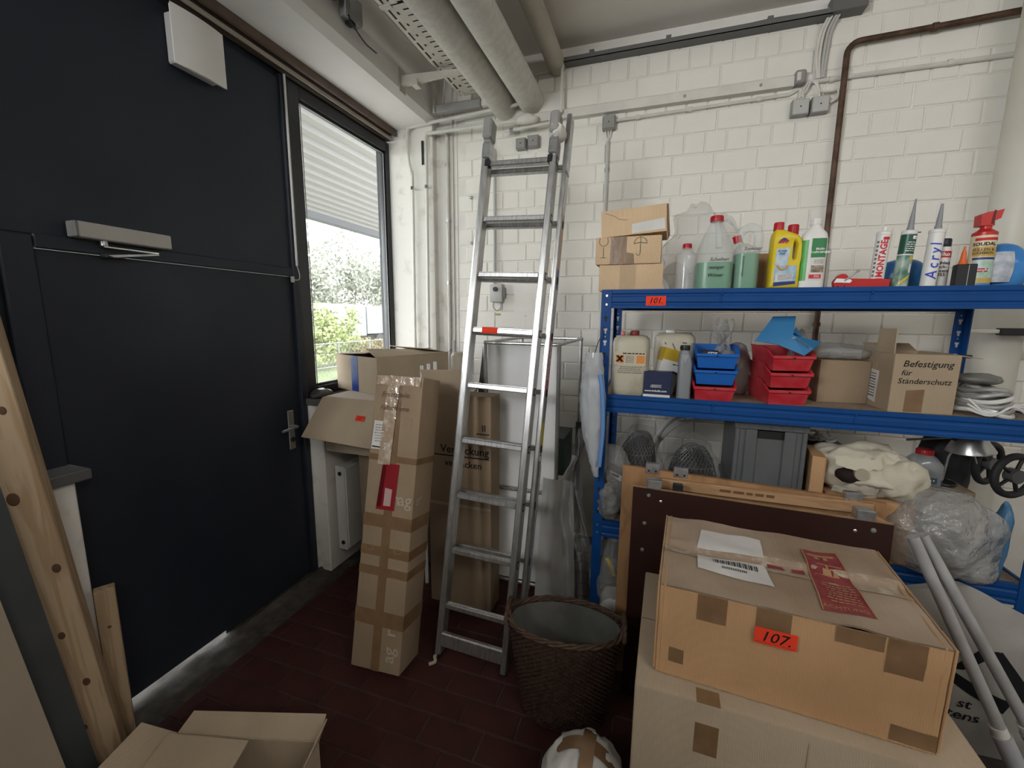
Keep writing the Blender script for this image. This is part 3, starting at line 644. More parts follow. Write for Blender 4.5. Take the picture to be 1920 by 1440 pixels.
# ---- three small cartons at the left of the top shelf
t = carton('small_carton', 'small plain brown carton, lowest of the stack on the top shelf', (-.272, 2.075, Z4), 0, .284, .26, .119, KRAFTL)
ptape(t, (.095, -.0012, .003), (.165, -.0012, .003), (.165, -.0012, .116), (.095, -.0012, .116), mat('ribbed_kraft_strip', (.40, .28, .17), .8, c2=(.50, .37, .24), scale=60, stretch=(30, 1, .5)))
t = carton('small_carton', 'small brown carton printed with glass and umbrella, middle of the stack', (-.290, 2.07, Z4+.1195), R(-.6), .288, .26, .122, KRAFTL)
ptape(t, (.066, -.0012, .0), (.138, -.0012, .0), (.138, -.0012, .122), (.066, -.0012, .122)); ptape(t, (.138, -.001, .0), (.175, -.001, .0), (.17, -.001, .045), (.138, -.001, .052))
GI = mat('green_print', (.03, .07, .06), .8)
g = G(); x = .035; g.box(x-.013, x+.013, -.0022, -.0012, .030, .032); g.box(x-.0012, x+.0012, -.0022, -.0012, .032, .078)
g.tube(arc((x, -.0018, .103), .020, math.pi, 2*math.pi, 10), .0012, 4); g.tube([(x-.02, -.0018, .103), (x-.017, -.0018, .119)], .0012, 4); g.tube([(x+.02, -.0018, .103), (x+.017, -.0018, .119)], .0012, 4); g.obj('glass_symbol', GI, t, False)
g = G(); x = .198; g.tube(arc((x, -.0018, .088), .028, math.pi, 0, 10)+[(x, -.0018, .093), (x-.028, -.0018, .088)], .0012, 4); g.tube([(x, -.0018, .12), (x, -.0018, .045)]+arc((x-.008, -.0018, .045), .008, 0, -math.pi, 6), .0012, 4); g.obj('umbrella_symbol', GI, t, False)
t = thing('small_carton', 'small torn brown carton with white label, topmost of the stack', 'cardboard box', (-.268, 2.085, Z4+.243), (0, R(-3.0), R(-1.5)))
g = G(); g.box(0, .284, 0, .003, 0, .115); g.box(0, .284, .237, .24, 0, .115); g.box(0, .003, .003, .237, 0, .115); g.box(.281, .284, .003, .237, 0, .115); g.box(.003, .281, .003, .237, 0, .003); g.obj('carton_body', KRAFTL, t, False)
G().slab([(.003, .003, .112), (.281, .003, .118), (.281, .13, .122), (.003, .13, .112)], .003).obj('flap', KRAFTL, t, False)
G().slab([(.284, .0, .117), (.290, .01, .117), (.296, .20, .02), (.286, .23, .0)], .003).obj('flap', KRAFTL, t, False)
ptape(t, (.135, -.001, .005), (.278, -.001, .012), (.276, -.001, .058), (.137, -.001, .045), PAPER, .0008, 'paper_label')
g = G(); g.tube([(.02, -.001, .105), (.06, -.001, .088), (.08, -.001, .072), (.115, -.001, .066)], .0012, 4); g.obj('tear', INKG, t, False)

# ---- bottles and canisters
def bottle(name, label, cat, loc, secs, m, cap, n=32, e=2., rz=0):
    t = thing(name, label, cat, loc, rz)
    G().loft(secs, n).obj('bottle_body', m, t)
    if cap:
        z, r, h, cm = cap[:4]; cx = cap[4] if len(cap) > 4 else 0
        g = G().lathe([(r*.98, z), (r, z+.002), (r, z+h-.003), (r*.93, z+h), (r*.3, z+h)], 24, Matrix.Translation((cx, 0, 0)))
        for k in range(20):
            a = 2*math.pi*k/20; g.box(-.0012, .0012, -.0008, .0012, z+.002, z+h-.003, M=Matrix.Translation((cx+math.cos(a)*r, math.sin(a)*r, 0))@Matrix.Rotation(a-math.pi/2, 4, 'Z'))
        g.obj('screw_cap', cm, t)
    return t
HDPE = mat('milky_plastic', (.62, .66, .63), .35, spec=.5, alpha=.27, c2=(.56, .60, .57), scale=6)
CLEARP = mat('clear_pet', (.72, .74, .73), .12, spec=.8, alpha=.33)
GREENL = mat('green_liquid', (.02, .23, .10), .3, c2=(.03, .27, .12), scale=4)
REDC = mat('red_cap_plastic', (.42, .012, .02), .4)
t = bottle('spray_refill_bottle', 'small clear bottle with red cap beside the clear plastic bag', 'bottle', (.112, 2.22, Z4), [(0, .04, .04), (.004, .044, .044), (.15, .044, .044), (.175, .040, .040), (.19, .022, .022), (.205, .018, .018)], CLEARP, (.198, .019, .022, REDC))
t = thing('clear_plastic_bag', 'large clear plastic bag standing behind the green jug', 'plastic bag', (.19, 2.33, Z4))
g = G(); blob(g, (0, 0, .19), (.165, .085, .215), .22, 11, 5, 5, .9, zmin=.001); blob(g, (-.12, -.03, .07), (.06, .05, .08), .25, 18, 6, 3, .6, zmin=.001); g.obj('bag_film', mat('thin_bag_film', (.45, .45, .43), .14, spec=1., alpha=.2, bump=1., bscale=24, bdist=.03), t, True, 60)
def jug(name, label, loc, secs, fill, cap, rz=0, liq=GREENL):
    t = bottle(name, label, 'jug', loc, secs, HDPE, cap, 36, rz=rz)
    L = []
    for s_ in secs:
        if s_[0] < fill: L.append((s_[0]+.003, s_[1]-.003, s_[2]-.003, *s_[3:]))
    a = L[-1]; L.append((fill, a[1], a[2], *a[3:])); G().loft(L, 36).obj('liquid', liq, t); return t
t = jug('cleaner_jug', 'big milky jug half full of green screen wash with handwriting', (.222, 2.145, Z4),
        [(0, .068, .068, 0, 0, 3.4), (.006, .075, .075, 0, 0, 3.4), (.03, .076, .076, 0, 0, 3.4), (.165, .076, .076, 0, 0, 3.2), (.18, .072, .072, 0, 0, 3), (.245, .046, .046, 0, 0, 2.4), (.285, .026, .026), (.297, .024, .024), (.300, .027, .027), (.303, .024, .024), (.308, .022, .022)], .118, (.296, .026, .024, REDC))
g = G(); g.tube(spline([(.0, -.030, .283), (.003, -.046, .262), (.008, -.066, .215), (.008, -.074, .175)], 6), [.011]*7+[.013]*12, 12); g.obj('handle', HDPE, t)
text('Scheiben', .021, INK, t, (.012, -.077, .128), shear=.35); text('reiniger', .020, INK, t, (.002, -.077, .095), shear=.35); text('Winter', .021, INK, t, (.0, -.077, .062), shear=.35)
t = jug('cleaner_jug', 'narrow milky jug of green liquid with a big loop handle', (.352, 2.17, Z4),
        [(0, .044, .058, 0, 0, 3.2), (.006, .050, .064, 0, 0, 3.2), (.02, .051, .065, 0, 0, 3.2), (.165, .051, .065, 0, 0, 3), (.180, .047, .06, 0, 0, 2.6), (.192, .03, .04, -.008, 0), (.200, .02, .026, -.015, 0)], .155, None)
g = G(); g.tube(spline([(-.022, 0, .185), (-.034, 0, .215), (-.030, 0, .245), (.0, 0, .268), (.030, 0, .262), (.043, 0, .235), (.044, 0, .20), (.040, 0, .175)], 6), [.017]*12+[.019]*31, 14); g.obj('handle', HDPE, t)
G().tube([(-.036, 0, .208), (-.043, 0, .236)], .017, 14).obj('screw_cap', REDC, t)
text('Sommer', .020, INK, t, (.014, -.066, .172), shear=.3, lift=.001); g = G().box(-.01, .03, -.0672, -.0665, .157, .1582).obj('underline', INK, t, False)
text('Scheibenreiniger', .013, INK, t, (-.018, -.066, .10), (0, 0, -1), (1, 0, 0), shear=.2)
t = carton('flat_carton', 'plain brown carton behind the yellow bottle', (.385, 2.27, Z4), 0, .20, .13, .172, KRAFT)
# yellow drain cleaner
YEL = mat('yellow_plastic', (.62, .47, .015), .35)
t = thing('drain_cleaner_bottle', 'yellow drain cleaner bottle with red cap and side grip', 'bottle', (.486, 2.11, Z4), R(4))
hz = .03
out = [(-.055, .004), (-.051, 0), (.052, 0), (.055, .004), (.0555, .10), (.058, .118), (.057, .185), (.052, .205), (.036, .222), (-.006, .238), (-.018, .243), (-.044, .243), (-.052, .228), (-.0555, .205)]
hole = [(.029, .122), (.036, .128), (.037, .175), (.031, .188), (.024, .19), (.022, .165), (.023, .13)]
def holed(outer, inner, hy, rim=.35):
    bm = bmesh.new()
    def ring(pts, y): return [bm.verts.new((a, y, b)) for a, b in pts]
    def sc(pts, k, c): return [(c[0]+(a-c[0])*k, c[1]+(b-c[1])*k) for a, b in pts]
    co, ci = (0, .12), (.029, .155)
    lays = [(-hy, .90, 1.35), (-hy*.8, .97, 1.12), (-hy*.35, 1, 1), (hy*.35, 1, 1), (hy*.8, .97, 1.12), (hy, .90, 1.35)]
    O_ = [ring(sc(outer, k, co), y) for y, k, _ in lays]; I_ = [ring(sc(inner, q, ci), y) for y, _, q in lays]
    for a in range(len(lays)-1):
        for L in (O_, I_):
            n = len(L[0])
            for i in range(n): bm.faces.new((L[a][i], L[a][(i+1) % n], L[a+1][(i+1) % n], L[a+1][i]))
    for idx in (0, -1):
        eds = []
        for L in (O_, I_):
            n = len(L[idx])
            for i in range(n):
                e = bm.edges.get((L[idx][i], L[idx][(i+1) % n])); eds.append(e)
        bmesh.ops.triangle_fill(bm, edges=eds, use_beauty=True)
    bm.verts.index_update(); g = G(); g.add([v.co.copy() for v in bm.verts], [[v.index for v in f.verts] for f in bm.faces]); bm.free(); return g
holed(out, hole, hz).obj('bottle_body', YEL, t, True, 50)
G().lathe([(.014, .238), (.019, .24), (.0185, .268), (.017, .272), (.003, .272)], 20, Matrix.Translation((-.031, 0, 0))).obj('screw_cap', REDC, t)
LB = mat('label_sky_blue', (.18, .36, .55), .45, c2=(.45, .58, .68), scale=30); NB = mat('label_navy', (.015, .03, .16), .45)
lb = ptape(t, (-.040, -.0305, .03), (.040, -.0305, .03), (.040, -.0305, .095), (-.040, -.0305, .095), LB, .0006, 'front_label')
ptape(lb, (-.040, -.0312, .012), (.040, -.0312, .022), (.040, -.0312, .034), (-.040, -.0312, .028), NB, .0004, 'label_band')
ptape(lb, (-.036, -.0316, .03), (.030, -.0316, .04), (.030, -.0316, .066), (-.036, -.0316, .06), PAPER, .0004, 'label_panel')
ptape(lb, (-.040, -.0310, .095), (.005, -.0310, .095), (.012, -.0310, .168), (-.040, -.0310, .163), mat('label_pale', (.52, .60, .64), .45, c2=(.30, .42, .55), scale=40), .0004, 'label_panel')
g = G(); g.prism([(-.038, .185), (.004, .192)]+[(.004+(-.042)*i/8, .192+.018*math.sin(math.pi*i/8)-.007*i/8) for i in range(1, 8)], -.0316, -.0311, 'Y'); g.obj('label_arch', NB, lb, False)
text('W5', .020, INKR, lb, (-.017, -.0318, .190), bold=.03, shear=.1); text('ROHR\nFREI', .012, mat('teal_ink', (.02, .12, .22), .6), lb, (-.018, -.0318, .148), bold=.02, shear=.1)
g = G(); g.tube(arc((-.012, -.0318, .098), .018, math.pi, 2*math.pi, 10), .004, 6); g.obj('pipe_picture', mat('label_orange', (.62, .33, .06), .5), lb, False)
fine(lb, (-.003, -.0320, .058), .058, 4, .006, .0022, INKG, (1, 0, .12), (-.12, 0, 1))
t = bottle('purple_bottle', 'purple bottle with red cap behind the yellow one', 'bottle', (.545, 2.26, Z4), [(0, .034, .03), (.01, .037, .032), (.19, .037, .032), (.225, .025, .022), (.24, .015, .015), (.25, .015, .015)], mat('violet_plastic', (.10, .09, .30), .35), (.243, .020, .045, REDC))
t = bottle('cleaner_bottle', 'white cleaner bottle with green label and white cap', 'bottle', (.588, 2.115, Z4), [(0, .042, .028, 0, 0, 3), (.004, .047, .032, 0, 0, 3), (.20, .047, .032, 0, 0, 2.8), (.222, .042, .030, 0, 0, 2.5), (.245, .022, .02), (.254, .018, .018), (.262, .018, .018)], WHITEP, (.256, .0195, .024, WHITEP), rz=R(-3))
GL = mat('label_green', (.06, .30, .055), .4, c2=(.08, .36, .08), scale=20); DG = mat('label_deep_green', (.03, .20, .07), .4)
g = G(); patch(g, .047, .032, 2.9, 150, 250, .034, .195); lb = g.obj('front_label', GL, t)
g = G(); patch(g, .047, .032, 2.9, 262, 318, .125, .200, .001); g.obj('label_panel', DG, lb); g = G(); patch(g, .047, .032, 2.9, 262, 316, .034, .122, .001); g.obj('label_panel', PAPER, lb)
text('Multi-\nKraftreiniger', .0135, INKW, lb, (.018, -.0345, .152), bold=.02); g = G(); patch(g, .047, .032, 2.9, 266, 312, .066, .094, .0014); g.obj('label_picture', mat('label_photo', (.12, .10, .08), .5, c2=(.42, .34, .22), scale=70), lb)
g = G(); patch(g, .047, .032, 2.9, 262, 300, .042, .058, .0016); g.obj('label_flash', mat('label_red', (.55, .03, .03), .5), lb); fine(lb, (.013, -.0350, .052), .02, 2, .005, .002, INKW)
fine(lb, (.016, -.0342, .114), .035, 3, .006, .002, INKG)
t = bottle('spare_canister', 'plain translucent canister behind the green-label bottle', 'bottle', (.640, 2.27, Z4), [(0, .05, .05, 0, 0, 3), (.005, .055, .055, 0, 0, 3), (.17, .055, .055, 0, 0, 3), (.215, .035, .035, 0, 0, 2.5), (.235, .022, .022)], HDPE, (.232, .022, .015, WHITEP))
# sealant gun
t = thing('sealant_gun', 'red sealant gun frame lying in front of the cartridge', 'sealant gun', (.665, 2.075, Z4), 0)
RG = mat('red_enamel', (.45, .02, .018), .35)
g = G(); g.prism([(.0, .012), (.004, .002), (.028, .0), (.172, -.0), (.180, .003), (.180, .034), (.150, .036), (.03, .040), (.004, .040), (-.002, .028)], .002, .03, 'Y'); g.obj('cradle', RG, t, False)
G().cyl((.026, .003, .038), (.026, .028, .038), .020, n=20).obj('end_disc', RG, t)
g = G(); g.prism([(-.004, .022), (.004, .040), (.05, .036), (.056, .03), (.05, .022), (.004, .024)], -.003, .001, 'Y'); g.obj('trigger_guard', INKW, t, False)
G().tube([(.030, -.004, .03), (.070, -.006, .066)], .003, 8).obj('push_rod', STEEL, t); G().cyl((.068, -.006, .064), (.074, -.006, .070), .005, n=10).obj('rod_tip', GREYP, t)
for x in (.012, .034): G().cyl((x, .0005, .008), (x, .0025, .008), .003, n=10).obj('rivet_hole', DARK, t)
# cartridges
def cartridge(label, x, y, tilt, m, nozzle=None):
    t = thing('sealant_cartridge', label, 'cartridge', (x, y, Z4), (0, R(tilt), 0), 'sealant cartridges')
    G().lathe([(.0225, 0), (.0245, .002), (.0245, .006), (.0235, .007), (.0235, .205), (.0248, .206), (.0248, .216), (.021, .219), (.010, .221), (.0085, .224), (.0085, .236), (.004, .237)], 28).obj('tube_body', m, t)
    if nozzle: G().lathe([(.0115, .221), (.0115, .228), (.0095, .235), (.0090, .252), (.0035, .315), (.003, .335)] if nozzle > 1 else [(.0115, .221), (.0115, .228), (.0095, .235), (.0085, .255), (.0045, .305), (.004, .312)], 16).obj('nozzle', mat('grey_nozzle', (.22, .225, .24), .4), t)
    return t
cw = wrapper(.0235)
t = cartridge('white cartridge with red vertical lettering MONTAGE', .816, 2.12, 2.0, WHITEP)
g = G(); patch(g, .0235, .0235, 2, 235, 305, .006, .04, .0006, n=10); lb = g.obj('label_panel', RG, t); g = G(); patch(g, .0235, .0235, 2, 250, 300, .186, .197, .0006); g.obj('label_panel', INKR, t)
text('MONTAGE', .029, INKR, t, (-.002, -.0235, .114), (0, 0, 1), (-1, 0, 0), bold=.03, bend=cw, lift=0)
for k in range(10): g = G(); patch(g, .0235, .0235, 2, 205, 225, .03+.016*k, .038+.016*k, .0006, n=3); g.obj('scale_mark', INKG, t)
t = cartridge('green cartridge with grey nozzle and yellow stripe', .894, 2.12, 2.5, WHITEP, 2)
CG = mat('cartridge_green', (.012, .075, .045), .35)
g = G(); patch(g, .0235, .0235, 2, 150, 390, .130, .203, .0007, n=24); lb = g.obj('label_panel', CG, t)
g = G(); patch(g, .0235, .0235, 2, 150, 390, .008, .125, .0006, n=24); l2 = g.obj('label_panel', mat('cartridge_picture', (.05, .15, .10), .4, c2=(.42, .50, .44), scale=22), t)
g = G(); patch(g, .0235, .0235, 2, 280, 330, .185, .197, .0012); g.obj('label_panel', INKW, lb); fine(lb, (.016, -.0235, .189), .012, 1, .005, .003, INKR, bend=wrapper(.0235, off=.0020))
fine(lb, (.004, -.0235, .172), .03, 5, .008, .0028, INKW, bend=wrapper(.0235, off=.0016))
g = G(); sheet(g, lambda u, v: ((.0246)*math.sin(-.6+u*1.3), -(.0246)*math.cos(-.6+u*1.3), .012+.03*u+.011*v), 10, 1); g.obj('yellow_stripe', mat('label_yellow', (.62, .42, .02), .4), l2)
g = G(); patch(g, .0235, .0235, 2, 290, 325, .108, .121, .0012); g.obj('yellow_tab', mat('label_yellow', (.62, .42, .02), .4), l2); g = G(); patch(g, .0235, .0235, 2, 292, 315, .06, .092, .0014); g.obj('barcode_tab', PAPER, l2)
G().tube(spline([(.02, 0, .212), (.035, .005, .215), (.04, .012, .215), (.03, .015, .214)], 4), .0012, 6).obj('wire_loop', BLACKP, t)
t = cartridge('white cartridge with blue hand-drawn word Acryl', .983, 2.12, 1.5, WHITEP, 1)
text('Acryl', .047, INKB, t, (-.004, -.0235, .10), (0, 0, 1), (-1, 0, 0), shear=.1, bold=.008, bend=cw, lift=0, spacing=1.35)
t = bottle('spray_can', 'white spray can with red band and dark blue cap', 'spray can', (1.036, 2.175, Z4), [(0, .028, .028), (.003, .0295, .0295), (.15, .0295, .0295), (.160, .026, .026), (.163, .026, .026)], WHITEP, None)
G().lathe([(.026, .152), (.0265, .153), (.0265, .186), (.024, .19), (.004, .191)], 24).obj('cap', mat('navy_cap', (.01, .015, .035), .4), t)
g = G(); patch(g, .0295, .0295, 2, 190, 350, .118, .142, .0006, n=20); lb = g.obj('label_band', RG, t); w2 = wrapper(.0295)
text('Brillux', .020, INKW, lb, (-.008, -.0295, .130), bold=.02, bend=w2, lift=0); text('Sprühlack\nhoch-\nglänzend\n1055', .0165, INK, t, (-.008, -.0295, .075), bold=.02, bend=w2, lift=0)
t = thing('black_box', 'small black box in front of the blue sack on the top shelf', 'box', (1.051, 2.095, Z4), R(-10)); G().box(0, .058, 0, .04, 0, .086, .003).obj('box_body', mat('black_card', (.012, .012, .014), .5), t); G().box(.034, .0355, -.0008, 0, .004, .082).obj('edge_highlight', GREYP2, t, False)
t = thing('orange_nozzle', 'orange spout tip standing on the small black box', 'nozzle', (1.075, 2.112, Z4+.0865)); G().lathe([(.014, 0), (.012, .006), (.008, .022), (.007, .04), (.0035, .055), (.003, .066)], 14).obj('spout', mat('orange_plastic', (.62, .12, .02), .4), t)
t = bottle('foam_can', 'cream foam can with red pistol cap', 'spray can', (1.130, 2.12, Z4), [(0, .033, .033), (.004, .035, .035), (.185, .035, .035), (.190, .034, .034)], mat('cream_can', (.62, .54, .36), .35), None)
G().lathe([(.035, .187), (.035, .198), (.020, .210), (.016, .212), (.016, .222)], 24).obj('cap_collar', RG, t)
g = G(); g.prism([(-.026, .222), (-.028, .262), (-.012, .27), (.012, .272), (.034, .278), (.028, .246), (.012, .238), (.014, .222)], -.02, .02, 'Y'); g.obj('pistol_cap', RG, t, False); g = G().prism([(.002, .226), (.006, .275), (.012, .275), (.010, .226)], -.021, -.019, 'Y'); g.obj('cap_slot', mat('dark_red_slot', (.10, .005, .008), .5), t, False)
w3 = wrapper(.035); g = G(); patch(g, .035, .035, 2, 205, 330, .168, .178, .0006, n=16); lb = g.obj('label_band', INKR, t); text('SOUDAL', .0165, INK, t, (-.012, -.035, .155), bold=.03, bend=w3, lift=0)
g = G(); patch(g, .035, .035, 2, 205, 325, .112, .146, .0006, n=16); lb2 = g.obj('label_band', mat('label_gold', (.48, .33, .08), .45), t); text('FÜLLEN &\nDÄMMEN', .0135, mat('brown_ink', (.10, .05, .02), .5), lb2, (-.013, -.035, .129), bold=.02, bend=wrapper(.035, off=.0018), lift=0)
for z0, z1, mm in ((.100, .108, NB), (.035, .098, mat('label_picture_blue', (.45, .58, .60), .4, c2=(.30, .45, .30), scale=40)), (.016, .034, mat('label_gold', (.48, .33, .08), .45)), (.002, .015, mat('label_blue2', (.05, .18, .42), .45))):
    g = G(); patch(g, .035, .035, 2, 205, 325, z0, z1, .0006, n=16); q = g.obj('label_band', mm, t)
fine(t, (-.008, -.035, .064), .03, 2, .009, .005, INKR, bend=wrapper(.035, off=.0018))
BLS = mat('blue_sack_film', (.03, .17, .46), .3, c2=(.05, .23, .55), scale=8, bump=.5, bscale=20)
t = thing('blue_sack', 'blue plastic sack with white panel at the right end of the top shelf', 'sack', (1.20, 2.20, Z4)); blob(G(), (.03, .02, .075), (.085, .10, .10), .10, 9, 11, 4, .5, zmin=.001).obj('sack_film', BLS, t, True, 60)
g = G(); sheet(g, lambda u, v: (-.05+.075*u, -.085+.02*abs(u-.6)-.012*math.sin(v*3.1), .02+.11*v), 8, 8); g.obj('printed_panel', mat('sack_print', (.50, .53, .56), .5, c2=(.30, .33, .40), scale=40), t)
t = thing('blue_sack', 'low blue plastic sack behind the Acryl cartridge', 'sack', (.985, 2.33, Z4)); blob(G(), (0, 0, .06), (.10, .07, .075), .12, 9, 12, 4, .5, zmin=.001).obj('sack_film', BLS, t, True, 60)
t = thing('brown_bag', 'small brown crumpled bag behind the green cartridge', 'bag', (.935, 2.24, Z4)); blob(G(), (0, 0, .022), (.03, .03, .028), .3, 40, 13, 3, .8, zmin=.0).obj('bag_film', mat('dark_brown_film', (.10, .055, .025), .4, c2=(.22, .13, .06), scale=60), t, True, 60)

# ------------------------------------------------------------------ middle shelf
CANM = mat('grimy_canister', (.46, .425, .33), .45, c2=(.30, .27, .20), scale=7, lo=.5, hi=.75, bump=.15, bscale=25)
def jerry(name, label, loc, hx, hy, h, rz=0):
    t = thing(name, label, 'canister', loc, rz)
    G().loft([(0, hx*.88, hy*.88, 0, 0, 4), (.012, hx*.97, hy*.97, 0, 0, 4), (.03, hx, hy, 0, 0, 4), (h*.45, hx*.985, hy*.985, 0, 0, 4), (h*.86, hx, hy, 0, 0, 4), (h*.94, hx*.95, hy*.95, 0, 0, 3.6), (h*.985, hx*.80, hy*.82, 0, 0, 3.2), (h, hx*.62, hy*.66, 0, 0, 3)], 40).obj('canister_body', CANM, t)
    return t
t = jerry('canister', 'grimy white canister with orange hazard label and red cap', (-.112, 2.155, Z3), .087, .092, .285, 0)
G().lathe([(.020, .28), (.022, .283), (.022, .305), (.020, .308), (.004, .308)], 20, Matrix.Translation((.012, -.03, 0))).obj('screw_cap', mat('dark_red_cap', (.16, .015, .018), .5), t); G().box(-.05, -.035, -.045, -.01, .283, .305, .004).obj('cap_tab', mat('pink_tab', (.60, .16, .18), .5), t)
G().tube(spline([(-.03, -.02, .283), (-.02, -.035, .30), (-.01, -.04, .306), (.0, -.03, .30)], 4), .008, 8).obj('handle', CANM, t)
lb = ptape(t, (-.070, -.0930, .150), (.070, -.0930, .146), (.070, -.0930, .208), (-.070, -.0930, .212), mat('aged_label', (.55, .49, .37), .7, c2=(.48, .42, .30), scale=9), .0008, 'hazard_label')
OR = mat('hazard_orange', (.62, .23, .05), .6)
for x in (-.064, .030): ptape(lb, (x, -.094, .158), (x+.036, -.094, .157), (x+.036, -.094, .194), (x, -.094, .195), OR, .0004, 'hazard_square')
text('x', .052, INK, lb, (-.046, -.0948, .182), bold=.05); fine(lb, (0.01, -.0942, .2005), .11, 1, .01, .005, INK); 
fine(lb, (-.001, -.0942, .188), .04, 5, .007, .0028, INKG)
fine(t, (0, -.0924, .138), .11, 4, .009, .003, INKG, lift=.001)
jc = jerry('canister', 'grimy pale canister standing behind the navy box', (.088, 2.335, Z3), .098, .095, .295, R(2))
G().lathe([(.022, .29), (.024, .293), (.024, .308), (.004, .309)], 20, Matrix.Translation((-.02, -.02, 0))).obj('screw_cap', WHITEP, jc)
for a, b in (((-.015, .245), (.0, .215)), ((.03, .25), (.05, .248)), ((-.05, .25), (-.045, .24))): G().tube([(a[0], -.0955, a[1]), (b[0], -.0955, b[1])], .003, 5).obj('scuff', INKG, jc)
t = thing('navy_box', 'navy blue product box with a white stripe along its base', 'box', (-.045, 2.062, Z3), R(-1))
NBX = mat('navy_card', (.010, .018, .06), .45)
G().box(0, .122, 0, .062, 0, .122, .0015).obj('box_body', NBX, t); ptape(t, (.0, -.0006, .0), (.118, -.0006, .0), (.118, -.0006, .017), (.0, -.0006, .017), PAPER, .0004, 'white_stripe')
text('www.indudis.com', .0135, INKW, t, (.055, -.0008, .034), bold=.02)
fine(t, (.055, -.0006, .060), .05, 3, .005, .0022, INKW)
t = thing('yellow_white_box', 'tilted yellow and white carton behind the navy box', 'box', (.030, 2.185, Z3), (R(0), R(14), R(24)))
bd = G().box(-.05, .05, -.03, .03, .012, .225, .002).obj('box_body', PAPER, t); ptape(t, (-.05, -.0306, .17), (.05, -.0306, .17), (.05, -.0306, .225), (-.05, -.0306, .225), mat('label_yellow2', (.50, .33, .03), .5), .0005, 'yellow_panel')
ptape(t, (-.0506, .03, .16), (-.0506, -.03, .16), (-.0506, -.03, .225), (-.0506, .03, .225), mat('label_yellow2', (.5, .33, .03), .5), .0005, 'yellow_panel')
fine(t, (.022, -.0312, .152), .045, 1, .01, .005, INK); G().tube(spline([(-.02, -.034, .10), (.01, -.036, .118), (.04, -.034, .115)], 4), .005, 8).obj('blue_clip', NB, t)
t = bottle('grey_bottle', 'slim grey bottle with black cap next to the blue bins', 'bottle', (.131, 2.10, Z3), [(0, .026, .030, 0, 0, 4), (.004, .030, .034, 0, 0, 4), (.165, .030, .034, 0, 0, 4), (.205, .026, .028, -.003, 0, 3), (.222, .019, .019, -.004, 0), (.226, .019, .019, -.004, 0)], mat('grey_bottle_plastic', (.20, .21, .225), .4), (.224, .0205, .022, BLACKP, -.004), rz=0)
G().prism([(-.018, .205), (.012, .205), (-.003, .168)], -.0352, -.0345, 'Y').obj('spout_groove', mat('grey_bottle_light', (.30, .31, .33), .4), t, False)
# stacking bins
def bin_(label, loc, rz, m, w=.172, d=.215):
    t = thing('storage_bin', label, 'storage bin', loc, rz, 'open-fronted stacking bins'); th = .0035; wb_ = .012
    # floor, back, sides (cut down at the front), front wall
    g = G()
    g.box(-w/2+wb_, w/2-wb_, .018, d-.006, 0, th)
    g.slab([(-w/2+wb_, d-.006, 0), (w/2-wb_, d-.006, 0), (w/2, d, .098), (-w/2, d, .098)], th)
    for s in (-1, 1):
        g.slab([(s*(w/2-wb_), .018, 0), (s*(w/2-wb_), d-.006, 0), (s*w/2, d, .098), (s*w/2, .075, .098), (s*w/2, .045, .085), (s*(w/2-.003), .0, .062)][::s], th)
    g.slab([(-w/2+wb_, .018, 0), (w/2-wb_, .018, 0), (w/2-.003, 0, .062), (-w/2+.003, 0, .062)], th); g.obj('bin_shell', m, t, False)
    G().box(-w/2-.001, w/2+.001, -.006, .004, .053, .066, .002).obj('front_lip', m, t)
    for s in (-1, 1):
        G().tube([(s*(w/2+.001), .0, .062), (s*(w/2+.002), .045, .086), (s*(w/2+.002), .078, .099), (s*(w/2+.002), d, .099)], .0035, 6).obj('side_rim', m, t)
    G().box(-.004, .004, -.0068, -.005, .054, .060).obj('rim_notch', DARK, t, False)
    return t
BB = mat('bin_blue', (.012, .115, .44), .35); BRD = mat('bin_red', (.44, .018, .03), .38, c2=(.50, .06, .07), scale=12)
bin_('red stacking bin under two blue bins', (.258, 2.062, Z3), R(2), BRD); bin_('blue stacking bin in the middle of its mixed stack', (.258, 2.068, Z3+.074), R(1), BB); bin_('blue stacking bin on top, holding a black box', (.259, 2.066, Z3+.148), R(0), BB)
t = thing('black_label_box', 'small black box lettered GDX inside the top blue bin', 'box', (.200, 2.10, Z3+.156), R(-4)); G().box(0, .066, 0, .05, 0, .068, .001).obj('box_body', mat('black_card', (.012, .012, .014), .5), t); text('GDX', .018, INKW, t, (.042, -.0006, .056), bold=.03)
t = thing('bubble_wrap', 'crumpled clear plastic standing up in the top blue bin', 'plastic wrap', (.300, 2.17, Z3+.156))
def bw(u, v):
    w = .045*(1-.55*v)+.02*math.sin(v*9); x = (u-.5)*2*w+.015*noise.noise(Vector((u*6, v*8, 1)))-.01*v
    return (x, .025*noise.noise(Vector((u*9, v*5, 3)))+.01*math.sin(u*14), .21*v+.015*noise.noise(Vector((u*7, v*3, 9))))
g = G(); sheet(g, bw, 26, 26); sheet(g, lambda u, v: tuple(Vector(bw(u, v))+Vector((-.02*v, .02, -.03*v))), 20, 20); blob(g, (.012, -.02, .035), (.042, .03, .04), .3, 30, 8, 3, .8); g.obj('film', FILMD, t, True, 70)
for k, (lab, dz) in enumerate((('red stacking bin, lowest of the three red ones', 0), ('red stacking bin, middle of the three red ones', .074), ('red stacking bin, topmost of the three red ones, under the tipped blue bin', .148))): bin_(lab, (.553+.002*k, 2.088, Z3+dz), R(10), BRD, .168, .235)
